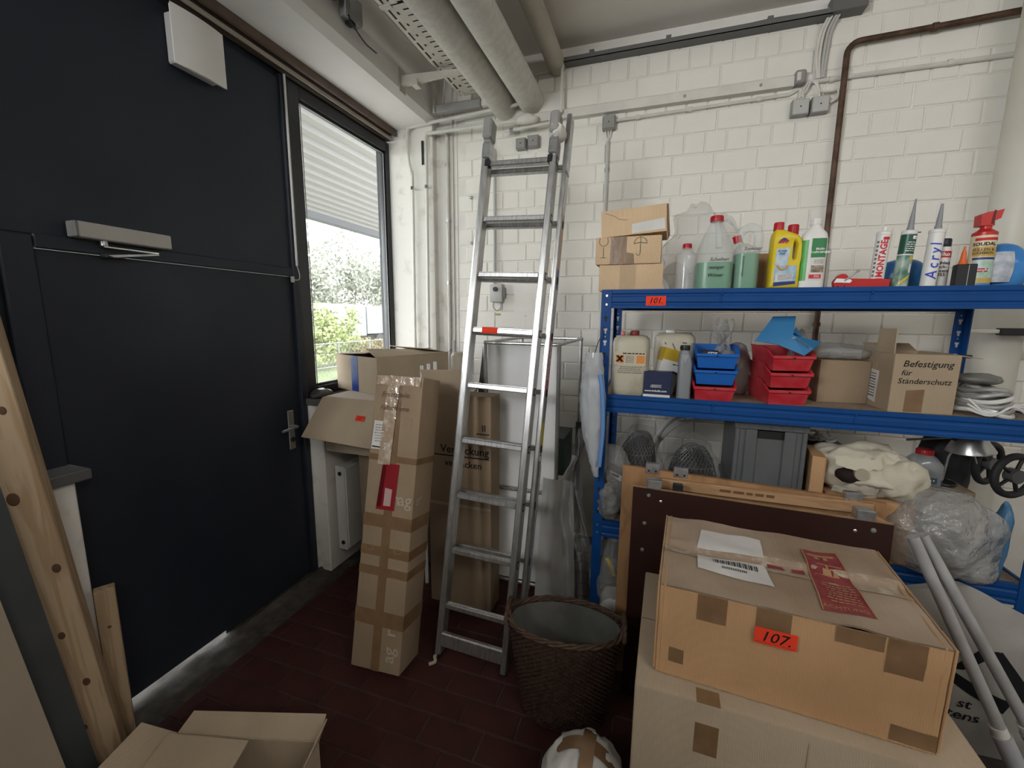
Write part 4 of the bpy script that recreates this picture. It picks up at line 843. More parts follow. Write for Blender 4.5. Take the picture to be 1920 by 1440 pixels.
# blue opened card box on the red bins
t = thing('blue_metal_bin', 'blue metal bin tipped over on top of the red bins', 'storage bin', (.53, 2.12, Z3+.255))
BC = mat('blue_card', (.03, .165, .36), .55, c2=(.04, .20, .42), scale=5)
G().slab([(-.125, -.02, .018), (-.055, .04, .115), (.035, .04, .118), (.02, -.01, .045), (-.04, -.03, .005)], .002).obj('lid_panel', BC, t, False); G().slab([(-.055, .04, .115), (-.05, .05, .122), (.038, .05, .124), (.035, .04, .118)], .002).obj('lid_edge', BC, t, False)
G().slab([(-.04, -.03, .005), (.02, -.01, .045), (.095, -.02, -.012), (.058, -.045, -.038)], .002).obj('base_panel', BC, t, False); G().slab([(.02, -.01, .045), (.03, .06, .03), (.14, .04, .018), (.095, -.02, -.012)], .002).obj('side_panel', BC, t, False); G().slab([(.03, .06, .03), (.025, .02, .06), (.04, .04, .08), (.08, .06, .03)], .002).obj('tuck_flap', BC, t, False)
G().slab([(.012, -.018, .034), (.024, -.016, .041), (.088, -.023, -.008), (.078, -.028, -.017)][::-1], .001).obj('label_strip', mat('faded_blue_label', (.14, .26, .36), .6), t, False); text('Stückmutter', .0135, INK, t, (.052, -.026, .014), (.6, -.06, -.44), (.45, .1, .6), bold=.01, lift=.004)
t = carton('brown_carton', 'brown carton at the back of the middle shelf', (.70, 2.235, Z3), R(4), .195, .17, .19, TAN)
t = thing('plastic_wrap', 'grey plastic film heaped on the brown carton', 'plastic wrap', (.78, 2.32, Z3+.193)); blob(G(), (0, 0, .03), (.13, .08, .035), .35, 14, 21, 4, .7, zmin=0.001).obj('film', FILMD, t, True, 70)
t = thing('plastic_wrap', 'grey plastic lump between the two bin stacks', 'plastic wrap', (.385, 2.33, Z3)); blob(G(), (0, 0, .12), (.055, .06, .13), .2, 14, 22, 4, .7, zmin=.001).obj('film', mat('grey_bag_film', (.30, .29, .27), .3, bump=.6, bscale=22), t, True, 70)
t = thing('plastic_wrap', 'pinkish plastic tip sticking up behind the tipped blue bin', 'plastic wrap', (.63, 2.30, Z3)); blob(G(), (0, 0, .15), (.045, .04, .17), .2, 16, 23, 3, .7, zmin=.001).obj('film', FILMD, t, True, 70)
# open carton with handwriting
t = thing('open_carton', 'open brown carton handwritten Befestigung für Ständerschutz', 'cardboard box', (.906, 2.095, Z3), R(3.5))
w, d, h, th = .215, .255, .235, .004
for nm, a in (('front_wall', (0, w, 0, th, 0, h)), ('back_wall', (0, w, d-th, d, 0, h)), ('side_wall', (0, th, th, d-th, 0, h)), ('side_wall', (w-th, w, th, d-th, 0, h)), ('base', (th, w-th, th, d-th, 0, th))): G().box(*a, .0008).obj(nm, BEIGE2, t, False)
G().slab([(0, .005, h), (0, .135, h), (.0, .13, h+.098), (.004, .015, h+.10)], th).obj('flap', BEIGE2, t, False); G().slab([(w, .01, h), (w+.085, .03, h-.012), (w+.08, d-.03, h-.006), (w, d-.01, h)], th).obj('flap', BEIGE2, t, False); G().slab([(.01, d, h), (w-.01, d, h), (w-.02, d+.045, h+.03), (.02, d+.045, h+.03)], th).obj('flap', BEIGE2, t, False)
text('Befestigung', .036, INK, t, (.028, -.0008, .196), shear=.2, align='LEFT', bold=.004); text('für', .030, INK, t, (.026, -.0008, .160), shear=.2, align='LEFT', bold=.004); text('Ständerschutz', .031, INK, t, (.018, -.0008, .127), shear=.15, align='LEFT', bold=.004)
ptape(t, (.052, -.0012, .004), (.112, -.0012, .004), (.112, -.0012, .096), (.052, -.0012, .090))
lb = ptape(t, (-.0012, .165, .03), (-.0012, .10, .02), (-.0012, .095, .155), (-.0012, .155, .16), PAPER, .0006, 'shipping_label'); 
for k in range(9): G().slab([(-.0018, .158-.002*(k % 3), .045+.012*k), (-.0018, .112, .043+.012*k), (-.0018, .112, .047+.012*k), (-.0018, .158, .049+.012*k)], .0003).obj('label_print', INKG if k % 3 else INK, lb, False)
ptape(t, (-.0012, .135, .16), (-.0012, .118, .16), (-.0012, .116, .19), (-.0012, .135, .19), CTAPE)
# silver hoses
t = thing('hose_coil', 'coil of silver flat hoses and white cables on the middle shelf', 'hose', (1.245, 2.20, Z3))
for k in range(6):
    z = .014+.017*k; pts = [Vector((math.cos(a)*(.085-.004*k)+.012*math.sin(3*k), math.sin(a)*(.11-.004*k), z+.01*math.sin(2*a+k))) for a in [2*math.pi*i/26 for i in range(26)]]
    G().tube(pts, .009, 8, True).obj('hose_loop', mat('silver_hose', (.45, .45, .44), .35, metal=.5) if k % 3 else WHITEP, t)
for k in range(3): G().tube(spline([(-.09, -.10, .03+.02*k), (-.03, -.125, .012), (.03, -.12, .05), (.09, -.10, .06-.02*k), (.11, -.06, .03)], 5), .004, 6).obj('cable', WHITEP, t)
t = thing('film_pack', 'dark folded film pack on top of the hose coil', 'plastic wrap', (1.235, 2.24, Z3+.115)); blob(G(), (0, 0, .018), (.075, .07, .022), .25, 18, 31, 3, .7, zmin=0).obj('film', mat('grey_bag_film2', (.16, .155, .14), .35, bump=.5, bscale=24), t, True, 70)
t = thing('clamp', 'black clamp standing behind the hose coil', 'clamp', (1.30, 2.47, Z3)); G().box(0, .018, 0, .02, 0, .21, .003).obj('clamp_bar', BLACKP, t); G().box(-.02, .05, 0, .02, .20, .215, .003).obj('clamp_jaw', BLACKP, t)

# ------------------------------------------------------------------ lower shelf
EC = mat('euro_crate_grey', (.115, .122, .125), .45, c2=(.095, .10, .103), scale=5)
def crate(label, loc, w, d, h, content):
    t = thing('plastic_crate', label, 'crate', loc, 0); th = .005; i = .012
    G().box(i, w-i, i, d-i, 0, th).obj('base', EC, t, False)
    for nm, a in (('side_wall', (i, i+th, i, d-i, th, h-.02)), ('side_wall', (w-i-th, w-i, i, d-i, th, h-.02)), ('back_wall', (i, w-i, d-i-th, d-i, th, h-.02))): G().box(*a).obj(nm, EC, t, False)
    g = G(); g.box(i, w-i, i, i+th, th, h-.075); g.box(i, w*.27, i, i+th, h-.075, h-.02); g.box(w*.73, w-i, i, i+th, h-.075, h-.02); g.obj('front_wall', EC, t, False)
    g = G(); g.box(0, w, 0, .014, h-.032, h, .002); g.box(0, w, d-.014, d, h-.032, h, .002); g.box(0, .014, .014, d-.014, h-.032, h, .002); g.box(w-.014, w, .014, d-.014, h-.032, h, .002); g.obj('rim', EC, t)
    for k in range(7): G().box(.02+(w-.04)*k/6-.002, .02+(w-.04)*k/6+.002, -.004, .0, h-.03, h-.004).obj('rim_rib', EC, t, False)
    for x in (w*.24, w*.76): G().prism([(x-.022, 0), (x-.018, i-.004), (x+.018, i-.004), (x+.022, 0)], .0, h-.034, 'Z', Matrix.Translation((0, .002, 0))).obj('stiffening_rib', EC, t, False)
    for x in (.004, w-.022): G().box(x, x+.018, .003, .018, 0, h-.032, .003).obj('corner_column', EC, t)
    G().prism([(w*.27, h-.075), (w*.73, h-.075), (w*.73, h-.062), (w*.69, h-.04), (w*.31, h-.04), (w*.27, h-.062)], i+.006, i+.008, 'Y').obj('grip_recess', DARK, t, False)
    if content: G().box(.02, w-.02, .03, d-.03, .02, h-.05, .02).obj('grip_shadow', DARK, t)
    return t
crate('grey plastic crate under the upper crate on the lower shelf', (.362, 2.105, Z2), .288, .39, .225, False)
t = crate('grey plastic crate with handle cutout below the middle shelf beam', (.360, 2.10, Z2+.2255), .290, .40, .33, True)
t = thing('foam_piece', 'white foam lump inside the grey crate', 'foam', (.50, 2.22, Z2+.2255+.285)); blob(G(), (0, 0, .02), (.10, .06, .03), .3, 20, 41, 3, .6, zmin=0).obj('foam', WHITEP, t)
MESHB = mat('black_mesh_wire', (.10, .10, .105), .35, metal=.4)
def mesh_dome(label, loc, rx, ry, h, seed, rz=0, lean=0):
    t = thing('mesh_dome', label, 'mesh part', loc, rz)
    def dome(u, v):
        a = u*2*math.pi; r = math.cos(v*math.pi/2)**.8
        return Vector((rx*r*math.cos(a)+lean*v, ry*r*math.sin(a), h*(.12+.88*math.sin(v*math.pi/2))))
    g = G(); n = 30
    for k in range(n):
        for s in (1, -1): g.tube([dome((k/n+s*v*.35) % 1.0, v) for v in [i/10*.97 for i in range(11)]], .0019, 3)
    for v in (0, .5): g.tube([dome(i/24, v) for i in range(24)], .002, 4, True)
    w = g.obj('wire_mesh', MESHB, t, False); w['kind'] = 'stuff'
    g = G(); sheet(g, lambda u, v: tuple(dome(u, v*.96)*.93), 20, 8); g.obj('core', DARK, t)
    g = G(); g.loft([(0, rx*1.02, ry*1.02), (h*.12, rx*1.02, ry*1.02)], 24); g.obj('base_ring', BLACKP, t)
    g = G(); blob(g, (lean*.5, 0, h*.5), (rx*1.06, ry*1.08, h*.57), .17, 11, seed, 5, 1., zmin=.002); blob(g, (lean*1.2, 0, h*1.0), (rx*.35, ry*.3, h*.14), .4, 16, seed+1, 3, .8); g.obj('plastic_wrapping', FILMC, t, True, 65)
    return t
mesh_dome('black mesh dome in clear plastic beside the left post', (-.085, 2.30, Z2), .115, .13, .42, 51, 0, .05)
mesh_dome('black mesh dome in clear plastic beside the grey crate', (.208, 2.24, Z2), .130, .12, .395, 53)
t = thing('labelled_strap', 'black strap with white printed label in the wrapped mesh part', 'label', (-.16, 2.15, Z2)); G().box(-.05, .05, 0, .05, 0, .25, .02, 2).obj('strap_block', mat('black_soft', (.02, .02, .02), .8), t); lb = ptape(t, (-.03, -.001, .205), (.03, -.001, .185), (.034, -.001, .215), (-.026, -.001, .235), PAPER, .0006, 'paper_label'); fine(lb, (.002, -.002, .208), .05, 1, .01, .010, INK, (1, 0, -.33), (.33, 0, 1))
t = thing('white_hose', 'pair of bent white hoses behind the grey crate', 'hose', (.0, 2.53, Z2))
for k, (zz, r) in enumerate(((.50, .014), (.455, .009))): G().tube(spline([(.02, -.02, .01), (.03, -.01, .25), (.06+.01*k, 0, zz-.12), (.14, .0, zz-.04), (.26, .0, zz), (.45, .0, zz+.005), (.58, .0, zz-.03), (.62, 0, .2), (.63, 0, .01)], 5), r, 10).obj('hose_length', WHITEP, t)
t = thing('cardboard_divider', 'upright tan cardboard piece right of the grey crate', 'cardboard', (.665, 2.085, Z2), R(-8)); G().box(0, .048, 0, .20, 0, .43, .002).obj('board', KRAFT, t); G().box(.0485, .051, .004, .012, .05, .42).obj('fold', KRAFTX, t, False)
t = carton('marked_carton', 'brown carton with handwriting under the cream cloth', (.74, 2.07, Z2), 0, .30, .30, .265, KRAFT); text('end ginea', .034, INK, t, (.10, -.0006, .215), shear=.3, bold=.004)
CL = mat('cream_cloth', (.56, .52, .42), .85, c2=(.30, .24, .17), scale=6, lo=.58, hi=.8, bump=.4, bscale=18, spec=.1)
t = thing('cloth_bag', 'crumpled cream cloth bag holding a roll on the marked carton', 'bag', (.885, 2.19, Z2+.2655))
g = G(); blob(g, (0, 0, .10), (.17, .125, .115), .26, 9, 45, 5, 1.0, zmin=.001); blob(g, (.09, -.04, .09), (.085, .085, .10), .3, 12, 46, 4, 1.0, zmin=.001); g.obj('cloth', CL, t, True, 60)
g = G(); blob(g, (-.062, -.098, .10), (.062, .045, .036), .2, 20, 47, 3, .6); g.obj('opening', mat('dark_opening', (.02, .012, .01), .9), t)
G().cyl((-.055, -.10, .11), (-.055, -.150, .118), .025, n=24).obj('roll_core', mat('paper_roll', (.34, .30, .23), .8), t)
for sgn, zz in ((1, .145), (-1, .058)):
    g = G(); sheet(g, lambda u, v: (-.14+.16*u, -.128-.018*math.sin(u*math.pi)+.02*v, zz+sgn*(.02*math.sin(u*math.pi)*(1-v)*-.6+.035*v)+.008*noise.noise(Vector((u*7, v*5, sgn)))), 18, 6); g.obj('cloth_fold', CL, t, True, 60)
t = thing('black_case', 'black case at the back of the lower shelf under the white rings', 'case', (.725, 2.40, Z2), 0); G().box(0, .17, 0, .14, 0, .41, .01, 2).obj('case_shell', BLACKP, t); G().tube([(.05, .0, .40), (.05, -.02, .38), (.12, -.02, .38), (.12, 0, .40)], .006, 8).obj('case_handle', RUBBER, t)
for k, (x, y, z, a) in enumerate(((.76, 2.43, .012, 0), (.80, 2.46, .012, 20), (.84, 2.42, .014, -15), (.80, 2.43, .030, 40), (.85, 2.47, .022, 60), (.775, 2.47, .028, -35))):
    t = thing('white_ring', 'white plastic ring in the loose pile on the black case', 'ring', (x, y, Z2+.413+z), (R(30 if k % 2 else 8), R(a), 0), 'white rings on the black case'); G().tube(arc((0, 0, 0), .019, 0, 2*math.pi, 20, (1, 0, 0), (0, 1, 0))[:-1], .006, 8, True).obj('ring_band', INKW, t)
t = carton('support_carton', 'grey-brown carton behind the film sack on the lower shelf', (1.07, 2.25, Z2), 0, .25, .30, .29, TAN)
SIL = mat('lamp_silver', (.50, .50, .49), .3, metal=.75)
t = thing('desk_lamp', 'silver desk lamp shade with thin arm on the lower shelf', 'lamp', (1.27, 2.31, Z2+.2905))
G().lathe([(.03, 0), (.048, .003), (.05, .01), (.048, .014), (.006, .016)], 24, Matrix.Translation((-.03, 0.02, 0))).obj('lamp_base', BLACKP, t)
sm = Matrix.Translation((.02, -.02, .225))@Matrix.Rotation(R(-8), 4, 'Y')
g = G(); g.loft([(-.055, .078, .078), (-.05, .077, .077), (.02, .040, .040), (.035, .030, .030), (.040, .018, .018)], 28, sm, cap=False); g.loft([(.040, .018, .018), (.052, .014, .014)], 20, sm); g.obj('lamp_shade', SIL, t)
g = G(); g.loft([(-.053, .074, .074), (.02, .037, .037)], 28, sm, cap=False); g.obj('shade_inside', mat('shade_inside_grey', (.25, .25, .24), .5), t)
G().tube([(-.03, .02, .01), (-.02, .02, .13), (.0, .0, .22)], .005, 8).obj('lower_arm', STEEL, t); G().tube([(-.01, -.01, .225), (-.20, -.03, .20)], .005, 8).obj('upper_arm', STEEL, t); G().cyl((-.03, -.03, .222), (-.03, .0, .222), .012).obj('joint', BLACKP, t); G().tube([(.03, -.03, .18), (.05, -.03, .12)], .003, 6).obj('tension_rod', STEEL, t)
t = bottle('water_canister', 'clear ribbed water canister with red cap on the lower shelf', 'bottle', (1.155, 2.31, Z2+.2905), [(0, .058, .05, 0, 0, 3.4), (.005, .063, .055, 0, 0, 3.4), (.03, .061, .053, 0, 0, 3.4), (.04, .064, .056, 0, 0, 3.4), (.055, .061, .053, 0, 0, 3.4), (.065, .064, .056, 0, 0, 3.4), (.095, .063, .055, 0, 0, 3.2), (.125, .042, .038, 0, 0, 2.5), (.138, .028, .028)], mat('grey_clear_pet', (.42, .44, .45), .15, spec=.8, alpha=.5), (.134, .030, .024, mat('red_cap_bright', (.40, .02, .025), .45)))
ptape(t, (-.03, -.057, .02), (.03, -.057, .02), (.03, -.057, .045), (-.03, -.057, .045), mat('label_teal', (.05, .10, .14), .5), .0006, 'paper_label'); fine(t, (0, -.0580, .030), .04, 1, .01, .007, INKW)
def wheel(label, loc, r, rz):
    t = thing('castor_wheel', label, 'wheel', loc, (R(90), 0, rz))
    G().tube(arc((0, 0, 0), r-.014, 0, 2*math.pi, 32, (1, 0, 0), (0, 1, 0))[:-1], .014, 10, True).obj('tyre', RUBBER, t); G().lathe([(r*.28, -.02), (r*.3, -.018), (r*.3, .018), (r*.28, .02)], 20).obj('hub', mat('hub_grey', (.08, .08, .08), .5), t)
    for k in range(5): a = 2*math.pi*k/5; G().tube([(math.cos(a)*r*.25, math.sin(a)*r*.25, 0), (math.cos(a)*(r-.02), math.sin(a)*(r-.02), 0)], .007, 6).obj('spoke', BLACKP, t)
    return t
wheel('large black spoked wheel right of the lamp shade', (1.395, 2.20, .98+.095), .095, R(20)); wheel('black spoked wheel partly behind the lamp shade', (1.44, 2.42, 1.06), .10, R(35))
t = thing('black_holdall', 'black holdall behind the lamp on the lower shelf', 'bag', (1.33, 2.50, Z2)); blob(G(), (0, 0, .27), (.09, .085, .30), .15, 9, 60, 4, .6, zmin=.001).obj('fabric_shell', mat('black_nylon', (.018, .018, .02), .6), t); G().tube(arc((0, -.03, .52), .05, 0, math.pi, 10), .008, 6).obj('carry_handle', BLACKP, t)
t = thing('film_sack', 'big sagging sack of cloudy plastic film over the lower shelf edge', 'plastic sack', (1.13, 2.10, Z2)); g = G(); blob(g, (0, 0, .155), (.20, .13, .18), .17, 5, 61, 5, .75, zmin=.008); blob(g, (.10, -.03, .05), (.08, .07, .08), .2, 12, 62, 3, .6, zmin=.008); g.obj('film', mat('grey_film_sack', (.42, .42, .41), .16, spec=1., alpha=.55, bump=1., bscale=14, bdist=.04), t, True, 70)
t = thing('plastic_scrap', 'small blue plastic scrap right of the film sack', 'plastic scrap', (1.315, 2.09, Z2)); blob(G(), (0, 0, .15), (.03, .04, .16), .25, 20, 63, 3, .7, zmin=.001).obj('film', mat('pale_blue_scrap', (.06, .16, .28), .4), t, True, 70)
t = thing('bubble_wrap_roll', 'bunch of clear bubble wrap on the left end of the lower shelf', 'plastic wrap', (-.155, 2.12, Z2)); g = G(); blob(g, (-.03, -.05, .10), (.055, .05, .085), .25, 26, 64, 4, .8, zmin=.001); blob(g, (.0, .0, .20), (.08, .06, .17), .25, 14, 65, 4, .7, zmin=.001); g.obj('film', FILMD, t, True, 70)
t = thing('film_bag', 'clear bag with a yellow plastic part below the lower shelf', 'plastic bag', (-.165, 2.16, LEV[0]-.005)); blob(G(), (0, 0, .22), (.10, .11, .23), .16, 10, 66, 4, .6, zmin=.001).obj('bag_film', FILMD, t, True, 70)
G().tube(spline([(-.01, -.09, .36), (.01, -.10, .33), (.03, -.10, .28)], 4), .012, 8).obj('yellow_part', mat('yellow_part', (.55, .40, .04), .5), t); blob(G(), (.02, -.06, .10), (.07, .06, .09), .2, 16, 67, 3, .6, zmin=.001).obj('white_contents', WHITEP, t, True, 60)

# ------------------------------------------------------------------ folded tables leaning on the shelving
OAK = wood('oak_veneer', (.36, .20, .095), (.28, .15, .07), (3, 14, 1.2)); OAKE = wood('oak_edge', (.42, .26, .14), (.34, .20, .10), (1.2, 14, 14))
BRN = mat('dark_brown_laminate', (.026, .010, .008), .35, c2=(.033, .013, .010), scale=3)
t = thing('folded_table', 'oak-veneer folded table leaning behind the dark one', 'table', (-.113, 1.90, 0), (R(-3), 0, R(0)))
G().prism([(0, 0), (1.0, 0), (1.0, .985), (0, 1.02)], 0, .022, 'Y').obj('table_top', OAK, t, False); G().box(.15, .95, -.028, 0, .94, .985, .003).obj('frame_rail', OAKE, t, False)
for x in (.10, .22, .86): G().box(x, x+.06, -.004, .026, 1.0-.035*x, 1.045-.035*x, .002).obj('leg_bracket', STEEL, t); 
for x in (.10, .22, .86): 
    for dx in (.015, .045): G().cyl((x+dx, -.005, 1.012-.035*x), (x+dx, -.003, 1.012-.035*x), .005, n=8).obj('bracket_hole', DARK, t)
fine(t, (.50, -.0286, .960), .24, 1, .01, .012, mat('stamp_brown', (.14, .07, .03), .7))
t = thing('folded_table', 'dark brown folded table with pale edge behind the 107 carton', 'table', (-.058, 1.775, 0), (R(-2.6), 0, R(0)))
G().prism([(0, 0), (.915, 0), (.915, .955), (0, .975)], 0, .004, 'Y').obj('table_face', BRN, t, False); G().prism([(0, 0), (.915, 0), (.915, .956), (0, .976)], .004, .024, 'Y').obj('table_core', OAKE, t, False)
G().box(.10, .80, .024, .06, .90, .945, .004).obj('frame_rail', OAKE, t); G().prism([(.78, .945), (.86, .975), (.905, .955), (.905, .92), (.78, .90)], .03, .055, 'Y').obj('corner_block', OAKE, t, False)
for x in (.055, .80): G().box(x, x+.06, .002, .05, .974-.021*x, 1.012-.021*x, .003).obj('leg_bracket', STEEL, t)
G().box(.16, .20, .02, .05, .93, 1.0, .003).obj('black_clip', BLACKP, t)
for x, z, r in ((.065, .945, .0085), (.055, .82, .0085), (.052, .70, .0085), (.855, .925, .010)): G().lathe([(r, 0), (r*.8, .003), (r*.2, .004)], 14, Matrix.Translation((x, 0, z))@Matrix.Rotation(R(90), 4, 'X')).obj('screw', SCREW, t)
for x, z in ((.115, .925), (.80, .915)): G().lathe([(.006, 0), (.003, .002)], 12, Matrix.Translation((x, 0, z))@Matrix.Rotation(R(90), 4, 'X')).obj('rivet', SCREW, t)

# ------------------------------------------------------------------ the two big cartons
t = carton('big_carton', 'large beige carton under the carton marked 107', (-.002, 1.14, 0), R(-1.5), .80, .59, .648, BEIGE, b=.006)
ptape(t, (.165, -.0012, .49), (.225, -.0012, .49), (.225, -.0012, .585), (.165, -.0012, .585)); ptape(t, (.165, 0, .6485), (.225, 0, .6485), (.225, .05, .6485), (.165, .05, .6485))
G().box(.43, .434, -.002, 0, .02, .62).obj('crease', BEIGE, t, False)
t = thing('marked_big_carton', 'battered brown carton with neon sticker reading 107 on its front', 'cardboard box', (.052, 1.205, .6525), R(-3.8))
w, d, h = .645, .465, .278
def crush(u, v): return .004*noise.noise(Vector((u*9, v*9, 5)))+.003*ridged((u, v, 0), 7, 3)
g = G(); n1 = 26
sheet(g, lambda u, v: (u*w, crush(u, v)*.6, v*h), n1, 10); sheet(g, lambda u, v: (w-(1-u)*0+crush(u, v)*.8, u*d, v*h), 16, 10); sheet(g, lambda u, v: (crush(u, v+3)*.8, (1-u)*d, v*h), 16, 10); sheet(g, lambda u, v: ((1-u)*w, d, v*h), n1, 10); sheet(g, lambda u, v: (u*w, v*d, 0), 4, 4)
g.obj('carton_body', KRAFT, t, True, 60)
TOPC = cardboard('scuffed_carton_top', (.30, .215, .145), (.40, .31, .235), 'X', 25)
def topz(x, y): return h+.003+.006*math.exp(-((y-.235)/.03)**2)*-1.2+.005*noise.noise(Vector((x*12, y*12, 1)))+.006*ridged((x, y, 0), 8, 2)*.6
for nm, y0, y1 in (('lid_flap', 0., .232), ('lid_flap', .238, d)):
    g = G(); sheet(g, lambda u, v: (u*w, y0+(y1-y0)*v, topz(u*w, y0+(y1-y0)*v)), 40, 16); sheet(g, lambda u, v: (u*w, y0+(y1-y0)*v, topz(u*w, y0+(y1-y0)*v)-.004), 40, 16); g.obj(nm, TOPC, t, True, 60)
for x in (-.007, .010, w-.016, w+.003): G().box(x, x+.006, .0, d, .006, h+.006, .002).obj('end_layer', KRAFTX, t)
def on_top(pts, m, nm, lift=.004, par=None):
    P = [Vector((a, b, 0)) for a, b in pts]
    def fn(u, v):
        p = P[0].lerp(P[1], u).lerp(P[3].lerp(P[2], u), v); return (p.x, p.y, topz(p.x, p.y)+lift)
    g = G(); sheet(g, fn, 12, 10); return g.obj(nm, m, par or t, True, 60)
on_top([(.0, .19), (w, .19), (w, .28), (.0, .28)], CTAPE, 'clear_tape', .0025)
on_top([(.10, .255), (.295, .265), (.30, .385), (.115, .375)], PAPER, 'shipping_label'); lb = on_top([(.10, .12), (.30, .10), (.29, .225), (.10, .215)], PAPER, 'shipping_label')
for k in range(24):
    x = .145+.0052*k; wd = .0014+.0022*((k*7) % 3)/2
    on_top([(x, .170), (x+wd, .170), (x+wd, .202), (x, .202)], INK, 'barcode_bar', .0052, lb)
for k in range(14):
    x = .168+.005*k; on_top([(x, .145), (x+.0022, .145), (x+.0022, .158), (x, .158)], INK, 'barcode_bar', .0052, lb)
REDP = mat('dull_red_print', (.22, .030, .035), .8, c2=(.28, .06, .06), scale=18)
rp = on_top([(.40, .045), (.52, .055), (.515, .385), (.42, .385)], REDP, 'red_print', .0032)
on_top([(.30, .215), (.40, .22), (.40, .245), (.30, .24)], REDP, 'red_print', .0034)
GOLDI = mat('gold_print', (.42, .24, .11), .7)
def topb(p): return Vector((p.x, p.y, topz(p.x, p.y)+.0055))
for q in ([(.43, .345), (.50, .345), (.50, .356), (.43, .356)], [(.445, .322), (.458, .322), (.456, .342), (.444, .342)], [(.468, .322), (.480, .322), (.480, .342), (.470, .342)], [(.440, .285), (.505, .285), (.505, .290), (.440, .290)], [(.462, .268), (.468, .268), (.468, .285), (.462, .285)], [(.448, .240), (.470, .240), (.472, .266), (.452, .268)], [(.474, .238), (.490, .238), (.488, .258), (.478, .260)], [(.41, .235), (.518, .235), (.518, .239), (.41, .239)], [(.40, .045), (.403, .045), (.423, .385), (.420, .385)], [(.517, .055), (.520, .055), (.515, .385), (.512, .385)], [(.42, .380), (.515, .380), (.515, .384), (.42, .384)]): on_top(q, GOLDI, 'gold_mark', .0048, rp)
fine(rp, (.463, .185, h), .08, 8, .013, .004, GOLDI, (1, .03, 0), (-.03, 1, 0), bend=topb)
text('ACHTUNG !', .021, GOLDI, rp, (.462, .068, h), (1, .05, 0), (-.05, 1, 0), bend=topb)
def ftape(x0, x1, z0, z1, m=TAPE): g = G(); sheet(g, lambda u, v: (x0+(x1-x0)*u, crush((x0+(x1-x0)*u)/w, (z0+(z1-z0)*v)/h)*.6-.0018, z0+(z1-z0)*v), 6, 4); return g.obj('tape_strip', m, t, True, 60)
ftape(.10, .175, .20, h); ftape(.245, .325, .205, h); ftape(.42, .52, .235, h); ftape(.525, .60, .185, h); ftape(.555, w, .006, .05); ftape(.035, .075, .045, .09)
sticker('neon red sticker reading 107', '107.', t, (.292, -.008, .205), (1, 0, 0), (0, 0, 1), .098, .046, .042)

# ------------------------------------------------------------------ poles and tote on the right
PO = mat('grey_pole_metal', (.45, .45, .45), .4, metal=.15, c2=(.36, .36, .36), scale=12)
for lab, p0, p1 in (('grey metal pole leaning right of the cartons, left of the pair', (.905, 1.80, .93), (1.335, 1.72, .0)), ('grey metal pole leaning right of the cartons, right of the pair', (.955, 1.85, .92), (1.46, 1.76, .0))):
    t = thing('metal_pole', lab, 'pole', p1); v = Vector(p0)-Vector(p1)
    G().tube([v*.0+Vector((0, 0, .012)), v], .019, 16).obj('pole_tube', PO, t); G().tube([v*.02+Vector((0, 0, .016)), v*.30], .028, 16).obj('end_sleeve', mat('pale_sleeve', (.42, .43, .46), .4), t); G().tube([v*.30, v*.33], .023, 16).obj('collar', WHITEP, t)
FAB = mat('white_tote_fabric', (.36, .35, .325), .85, c2=(.31, .30, .28), scale=8, bump=.3, bscale=30, spec=.1)
t = thing('tote_bag', 'white tote bag with black printed mark in front of the shelving', 'bag', (1.20, 1.96, 0))
def tote(x, z):
    s = z/.70; bul = math.cos(max(-1, min(1, x/.27))*math.pi/2)*math.sin(max(0, min(1, s))*math.pi*.92+.12)
    return Vector((x*(1-.18*s)+.02*s, -.085*bul-.012*ridged((x, z, 0), 7, 9)*(.3+s), z))
def tz(u): return .70-.10*abs(u-.38)*1.6-.05*max(0, u-.5)
g = G(); sheet(g, lambda u, v: tuple(tote((u-.5)*.52, .004+v*tz(u))), 34, 34); sheet(g, lambda u, v: (lambda p: (p.x, .05-p.y*.25, p.z))(tote((u-.5)*.52, .004+v*tz(u)*.97)), 20, 20); g.obj('bag_fabric', FAB, t, True, 65)
def tprint(poly, nm='black_print'):
    g = G(); P = [Vector((a, b, 0)) for a, b in poly]
    def fn(u, v):
        p = P[0].lerp(P[1], u).lerp(P[3].lerp(P[2], u), v); q = tote(p.x, p.y); return (q.x, q.y-.002, q.z)
    sheet(g, fn, 12, 12); g.obj(nm, INK, t, True, 60)
tprint([(-.25, .50), (-.19, .46), (-.14, .53), (-.20, .57)]); tprint([(-.22, .42), (-.12, .36), (-.10, .41), (-.16, .45)]); tprint([(-.14, .37), (.10, .245), (.12, .30), (-.10, .39)]); tprint([(-.10, .39), (-.06, .40), (.04, .50), (-.02, .495)]); tprint([(.02, .495), (.05, .50), (.20, .33), (.12, .28)])
text('st\n tens', .062, INK, t, (-.03, 0, .235), (1, 0, 0), (0, 0, 1), bold=.01, bend=lambda p: tote(p.x, p.z)+Vector((0, -.003, 0)))

# ------------------------------------------------------------------ aluminium extension ladder
LA = R(10)
t = thing('extension_ladder', 'aluminium extension ladder leaning in front of the brick wall', 'ladder', (-.775, 1.68, 0), Euler((R(-10), R(2.0), 0)))
def stile(x0, x1, y, z0, z1, nm='stile'):
    g = G(); g.box(x0, x1, y, y+.068, z0, z1, .004); return g.obj(nm, ALU, t)
HW = .158
RZ = [.255+.2785*k for k in range(9)]
for s in (-1, 1):
    a, b = (s*HW, s*(HW+.031)); st = stile(min(a, b), max(a, b), 0, .012, 2.66)
    G().box(min(a, b)-.001, max(a, b)+.001, -.001, .069, 0, .012).obj('foot_cap', BLACKP, st)
    for z in RZ:
        if s > 0: G().box(b, b+.0015, .014, .044, z-.02, z+.016).obj('rung_socket', DARK, st, False); G().box(b, b+.0022, .019, .039, z-.013, z+.009).obj('rung_end', STEEL, st, False)
